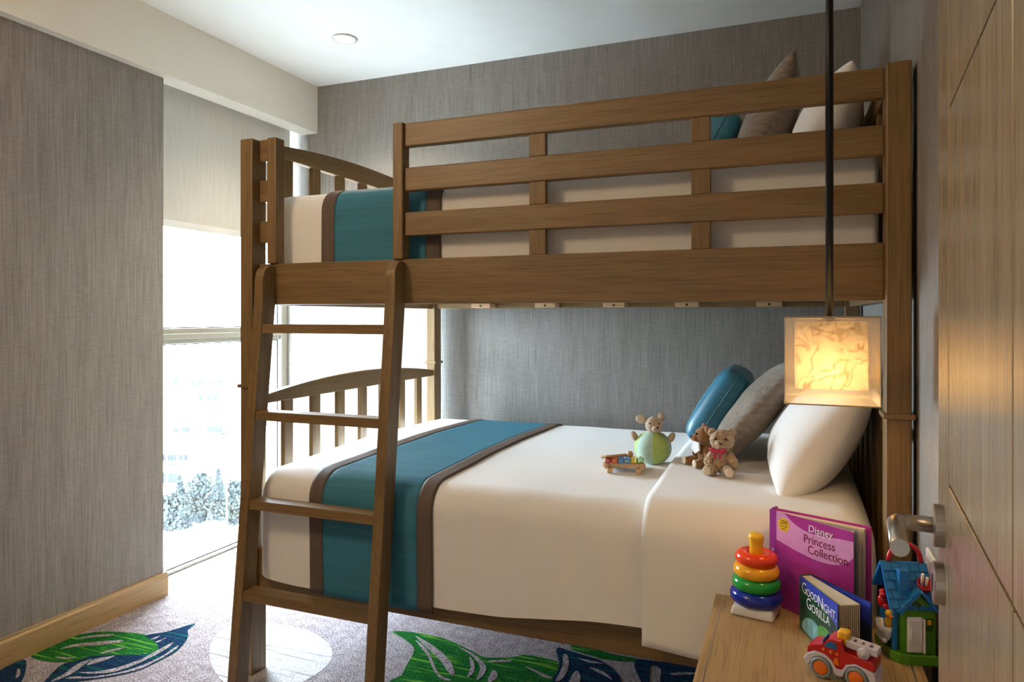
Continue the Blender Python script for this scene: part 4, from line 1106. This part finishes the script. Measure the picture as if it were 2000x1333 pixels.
xy = thing('toy_xylophone', 'small wooden xylophone with rainbow metal bars lying on the duvet', 'xylophone', (-0.535, 2.405, BT), (0, 0, R(12)))
xy.scale = (1.0, 1.35, 1.0)
for y, w in ((-0.030, 0.072), (0.034, 0.055)):
    obj('side_rail', box(-w, w, y - 0.006, y + 0.006, 0.016, 0.032, 0.002), BEECH, xy)
for x, h in ((-0.060, 0.036), (0.060, 0.026)):
    obj('end_block', box(x - 0.007, x + 0.007, -0.04, 0.044, 0.012, 0.033, 0.002), BEECH, xy)
for x in (-0.048, 0.048):
    obj('foot', prism([(-0.05, 0.0), (-0.03, 0.0), (-0.022, 0.010), (0.022, 0.010), (0.03, 0.0), (0.05, 0.0), (0.044, 0.016), (-0.044, 0.016)], x - 0.009, x + 0.009, 'yzx', 0.001), BEECH, xy)
cols_ = [('crimson', (0.42, 0.01, 0.04)), ('orange', (0.75, 0.12, 0.03)), ('blue', (0.03, 0.20, 0.50)), ('sky', (0.06, 0.32, 0.55)), ('yellow', (0.80, 0.55, 0.01)), ('lime', (0.22, 0.52, 0.05))]
for k, (nm, c) in enumerate(cols_):
    x = -0.055 + 0.022 * k; hl = 0.050 - 0.003 * k
    b_ = obj('tone_bar', box(x - 0.009, x + 0.009, -hl, hl, 0.0335, 0.0365, 0.001, 1), plastic('bar ' + nm, c, 0.2), xy, label=nm + ' bar')
    for y in (-0.030, 0.034): obj('pin', ball((x, y, 0.038), (0.003, 0.003, 0.0025), 1), BEECH, b_, True)
ml = thing('toy_mallet', 'wooden mallet with ball head resting across the xylophone', 'mallet', (-0.545, 2.42, BT + 0.0445), (0, R(-4), R(20)))
obj('stick', tube([(-0.075, 0, 0), (0.02, 0, 0.002)], 0.0055, 12), BEECH, ml, True)
obj('head', ball((0.026, 0, 0.004), (0.012, 0.0125, 0.0125), 3), BEECH, ml, True)

def fur_mat(n, c, c2): return mat(n, c, 0.95, 0.3, (130, 130, 130), 0.9, (330, 330, 330), sheen=0.5, spec=0.1, col2=c2)
F_L = fur_mat('curly beige fur', (0.52, 0.38, 0.24), (0.30, 0.19, 0.10)); F_D = fur_mat('brown fur', (0.32, 0.15, 0.055), (0.20, 0.085, 0.028))
F_S = mat('bear pale pad', (0.62, 0.52, 0.38), 0.9, 0.06); RIB = mat('crimson ribbon', (0.42, 0.015, 0.06), 0.4, 0.15, (80, 80, 80)); BIB = mat('white bib cloth', (0.78, 0.78, 0.80), 0.8, 0.03)
def bear(name, label, loc, rz, k, F, fur, headrot):
    t = thing(name, label, 'teddy bear', loc, (0, 0, R(rz)))
    def q(c): return tuple(v * k for v in c)
    def ell(nm, c, r, par, m=F, rot=None, sub=5, fu=None):
        return obj(nm, ball(q(c), q(r), sub, rot, fur if fu is None else fu, 75.0, rnd.random() * 9), m, par, True)
    ell('body', (0, 0.01, 0.40), (0.27, 0.24, 0.36), t)
    a = R(headrot); cx_, sx_ = math.cos(a), math.sin(a)
    def hp(p): return (p[0] * cx_ - p[1] * sx_, p[0] * sx_ + p[1] * cx_ - 0.03, p[2] + 0.93)
    hd_ = ell('head', hp((0, 0, 0)), (0.31, 0.29, 0.28), t)
    ell('muzzle', hp((0, -0.25, -0.07)), (0.15, 0.15, 0.12), hd_, F if fur < 0.003 else F, sub=4)
    ell('nose', hp((0, -0.40, -0.03)), (0.055, 0.035, 0.04), hd_, EYE if fur < 0.003 else fur_mat('brown nose', (0.16, 0.06, 0.04), (0.1, 0.04, 0.03)), sub=2, fu=0)
    for s in (-1, 1):
        ell('eye', hp((s * 0.13, -0.265, 0.07)), (0.035, 0.03, 0.035), hd_, EYE, sub=2, fu=0)
        ell('ear', hp((s * 0.25, 0.02, 0.22)), (0.11, 0.06, 0.11), hd_, sub=4)
        ell('arm', (s * 0.30, -0.10, 0.42), (0.115, 0.13, 0.26), t, rot=Matrix.Rotation(R(-24 * s), 4, 'Y').to_euler())
        lg = ell('leg', (s * 0.23, -0.30, 0.16), (0.15, 0.27, 0.15), t, rot=Matrix.Rotation(R(16 * s), 4, 'Z').to_euler())
        ell('foot_pad', (s * 0.29, -0.55, 0.18), (0.11, 0.035, 0.12), lg, F_S, sub=3, fu=0)
    return t
b1 = bear('teddy_bear', 'curly beige teddy bear with crimson bow sitting in front', (-0.205, 2.375, BT + 0.016), -6, 0.122, F_L, 0.0075, 6)
bow = obj('bow_knot', ball((-0.005, -0.042, 0.084), (0.007, 0.006, 0.007), 2), RIB, b1, True)
for s in (-1, 1):
    obj('bow_loop', ball((-0.005 + s * 0.014, -0.041, 0.085), (0.014, 0.005, 0.009), 3, Matrix.Rotation(R(-18 * s), 4, 'Y').to_euler()), RIB, bow, True)
    obj('bow_tail', box(-0.009 + s * 0.008, -0.001 + s * 0.008, -0.047, -0.044, 0.060, 0.081, 0.001), RIB, bow)
b2 = bear('teddy_bear', 'smooth brown teddy bear with white bib behind the beige one', (-0.268, 2.478, BT + 0.016), -52, 0.116, F_D, 0.0016, -22)
obj('bib', prism([(-0.022, 0.090), (0.022, 0.090), (0.026, 0.062), (0.0, 0.048), (-0.026, 0.062)], -0.042, -0.036, 'xzy', 0.0015), BIB, b2)

# ------------------------------------------------------------------ outside the window
gz = -22.5
CONC = mat('pale paving', (0.36, 0.36, 0.35), 0.9, 0.08, (0.1, 0.1, 0.1))
tag(obj('ground', box(-160, 60, -40, 170, gz - 0.5, gz), CONC), 'pale paved ground far below the window', None, None, 'structure')
FAC = mat('white render', (0.80, 0.80, 0.79), 0.85, 0.03, (0.3, 0.3, 0.3)); WGL = mat('far window glass', (0.022, 0.0235, 0.026), 0.5, 0.25, (0.8, 0.8, 0.8), spec=0.0); WFR = mat('far window frame', (0.035, 0.038, 0.042), 0.6, 0.1, spec=0.0)
ca, sa = math.cos(R(21.7)), math.sin(R(21.7))
def far(depth, label):
    return thing('apartment_building', label, 'building', (-sa * depth, ca * depth, 0), (0, 0, R(21.7)))
def building(depth, u0, u1, vt, label, wins, deep=14):
    t = far(depth, label)
    k = depth / 1361.0
    X = lambda u: (u - 1000) * k
    Z = lambda v: 1.307 + (618.4 - v) * k
    obj('wall', box(X(u0), X(u1), 0, deep, gz, Z(vt)), FAC, t)
    obj('parapet', box(X(u0) - 0.2, X(u1) + 0.2, -0.2, deep + 0.2, Z(vt), Z(vt) + 0.5), FAC, t)
    for a, b, c, d_ in wins:
        f = obj('window', box(X(a), X(b), -0.06, 0.05, Z(d_), Z(c)), WFR, t)
        n = max(1, round((b - a) / 6))
        for i in range(n):
            w_ = (X(b) - X(a)) / n
            obj('pane', box(X(a) + i * w_ + 0.06, X(a) + (i + 1) * w_ - 0.06, -0.1, -0.05, Z(d_) + 0.08, Z(c) - 0.08), WGL, f)
    return t
building(92, 130, 447, 728, 'white apartment block with small windows across the street', [
    (339, 347, 741, 756), (373, 380, 744, 757), (386, 390, 742, 754), (393, 399, 741, 754), (404, 409, 744, 757), (416, 420, 743, 756), (424, 431, 742, 756),
    (388, 396, 771, 783), (403, 411, 770, 783), (417, 430, 769, 783), (372, 378, 797, 800), (389, 395, 797, 800), (404, 411, 797, 800), (418, 431, 795, 800),
    (338, 348, 836, 851), (355, 371, 834, 849), (357, 370, 851, 857), (404, 434, 832, 848), (416, 445, 845, 850)])
building(112, 449, 640, 742, 'white apartment block at the right of the window view', [(455, 475, 767, 770), (455, 475, 792, 796), (490, 520, 770, 785), (490, 520, 800, 815)])
building(78, 150, 368, 878, 'low white building with balconies behind the trees', [(300, 324, 888, 901), (328, 345, 888, 901), (348, 357, 888, 900), (359, 367, 888, 900), (328, 348, 906, 910), (300, 324, 924, 944), (328, 347, 924, 944), (350, 366, 922, 925)], 8)
LEAF = mat('pale foliage', (0.031, 0.036, 0.035), 0.8, 0.3, (0.9, 0.9, 0.9), spec=0.0); TRUNK = mat('tree bark', (0.03, 0.026, 0.024), 0.9, 0.2)
def tree(depth, u, vtop, rad, h, conifer, label):
    k = depth / 1361.0
    t = thing('street_tree', label, 'tree', (-sa * depth + ca * (u - 1000) * k, ca * depth + sa * (u - 1000) * k, gz))
    top = 1.307 + (618.4 - vtop) * k - gz
    obj('trunk', tube([(0, 0, 0), (0.1, 0, top * 0.5), (0, 0, top * 0.9)], [0.18, 0.13, 0.03], 8), TRUNK, t)
    bm = bmesh.new()
    rg = random.Random(int(u))
    for i in range(1500):
        f = rg.random() ** 0.8
        z = top - h * f
        if conifer: r = rad * (0.06 + f) * (0.3 + 0.7 * rg.random())
        else: r = rad * math.sqrt(max(0.02, 1 - (2 * f - 1) ** 2)) * rg.random() ** 0.5
        a = rg.random() * 6.283
        c = Vector((r * math.cos(a), r * math.sin(a), z))
        x = Vector((rg.gauss(0, 1), rg.gauss(0, 1), rg.gauss(0, 1))).normalized()
        y = x.orthogonal().normalized()
        s = 0.20
        bm.faces.new([bm.verts.new(c + x * s * p + y * s * 0.6 * q) for p, q in ((-1, 0), (0, -1), (1, 0), (0, 1))])
    o = obj('foliage', bm, LEAF, t); o['kind'] = 'stuff'
    return t
tree(62, 352, 930, 1.0, 4.6, True, 'narrow conifer left of the street trees below the window')
tree(66, 391, 925, 1.5, 4.6, False, 'loose leafy street tree between conifer and lamp post')
tree(62, 427, 917, 0.9, 4.4, True, 'tallest slim street tree beside the lamp post')
tree(66, 456, 938, 1.3, 4.2, False, 'low leafy street tree right of the lamp post')
tree(58, 335, 965, 1.4, 3.0, False, 'dark low bush at the foot of the low building')
kk = 60 / 1361.0
sl = thing('street_lamp', 'thin white street lamp post among the trees below the window', 'lamp post', (-sa * 60 + ca * (443 - 1000) * kk, ca * 60 + sa * (443 - 1000) * kk, gz))
ht = 1.307 + (618.4 - 945) * kk - gz
obj('pole', tube([(0, 0, 0), (0, 0, ht)], [0.09, 0.05], 8), P_WHITE, sl)
obj('lamp_head', ball((0, 0, ht + 0.1), (0.25, 0.25, 0.12), 2), P_WHITE, sl, True)
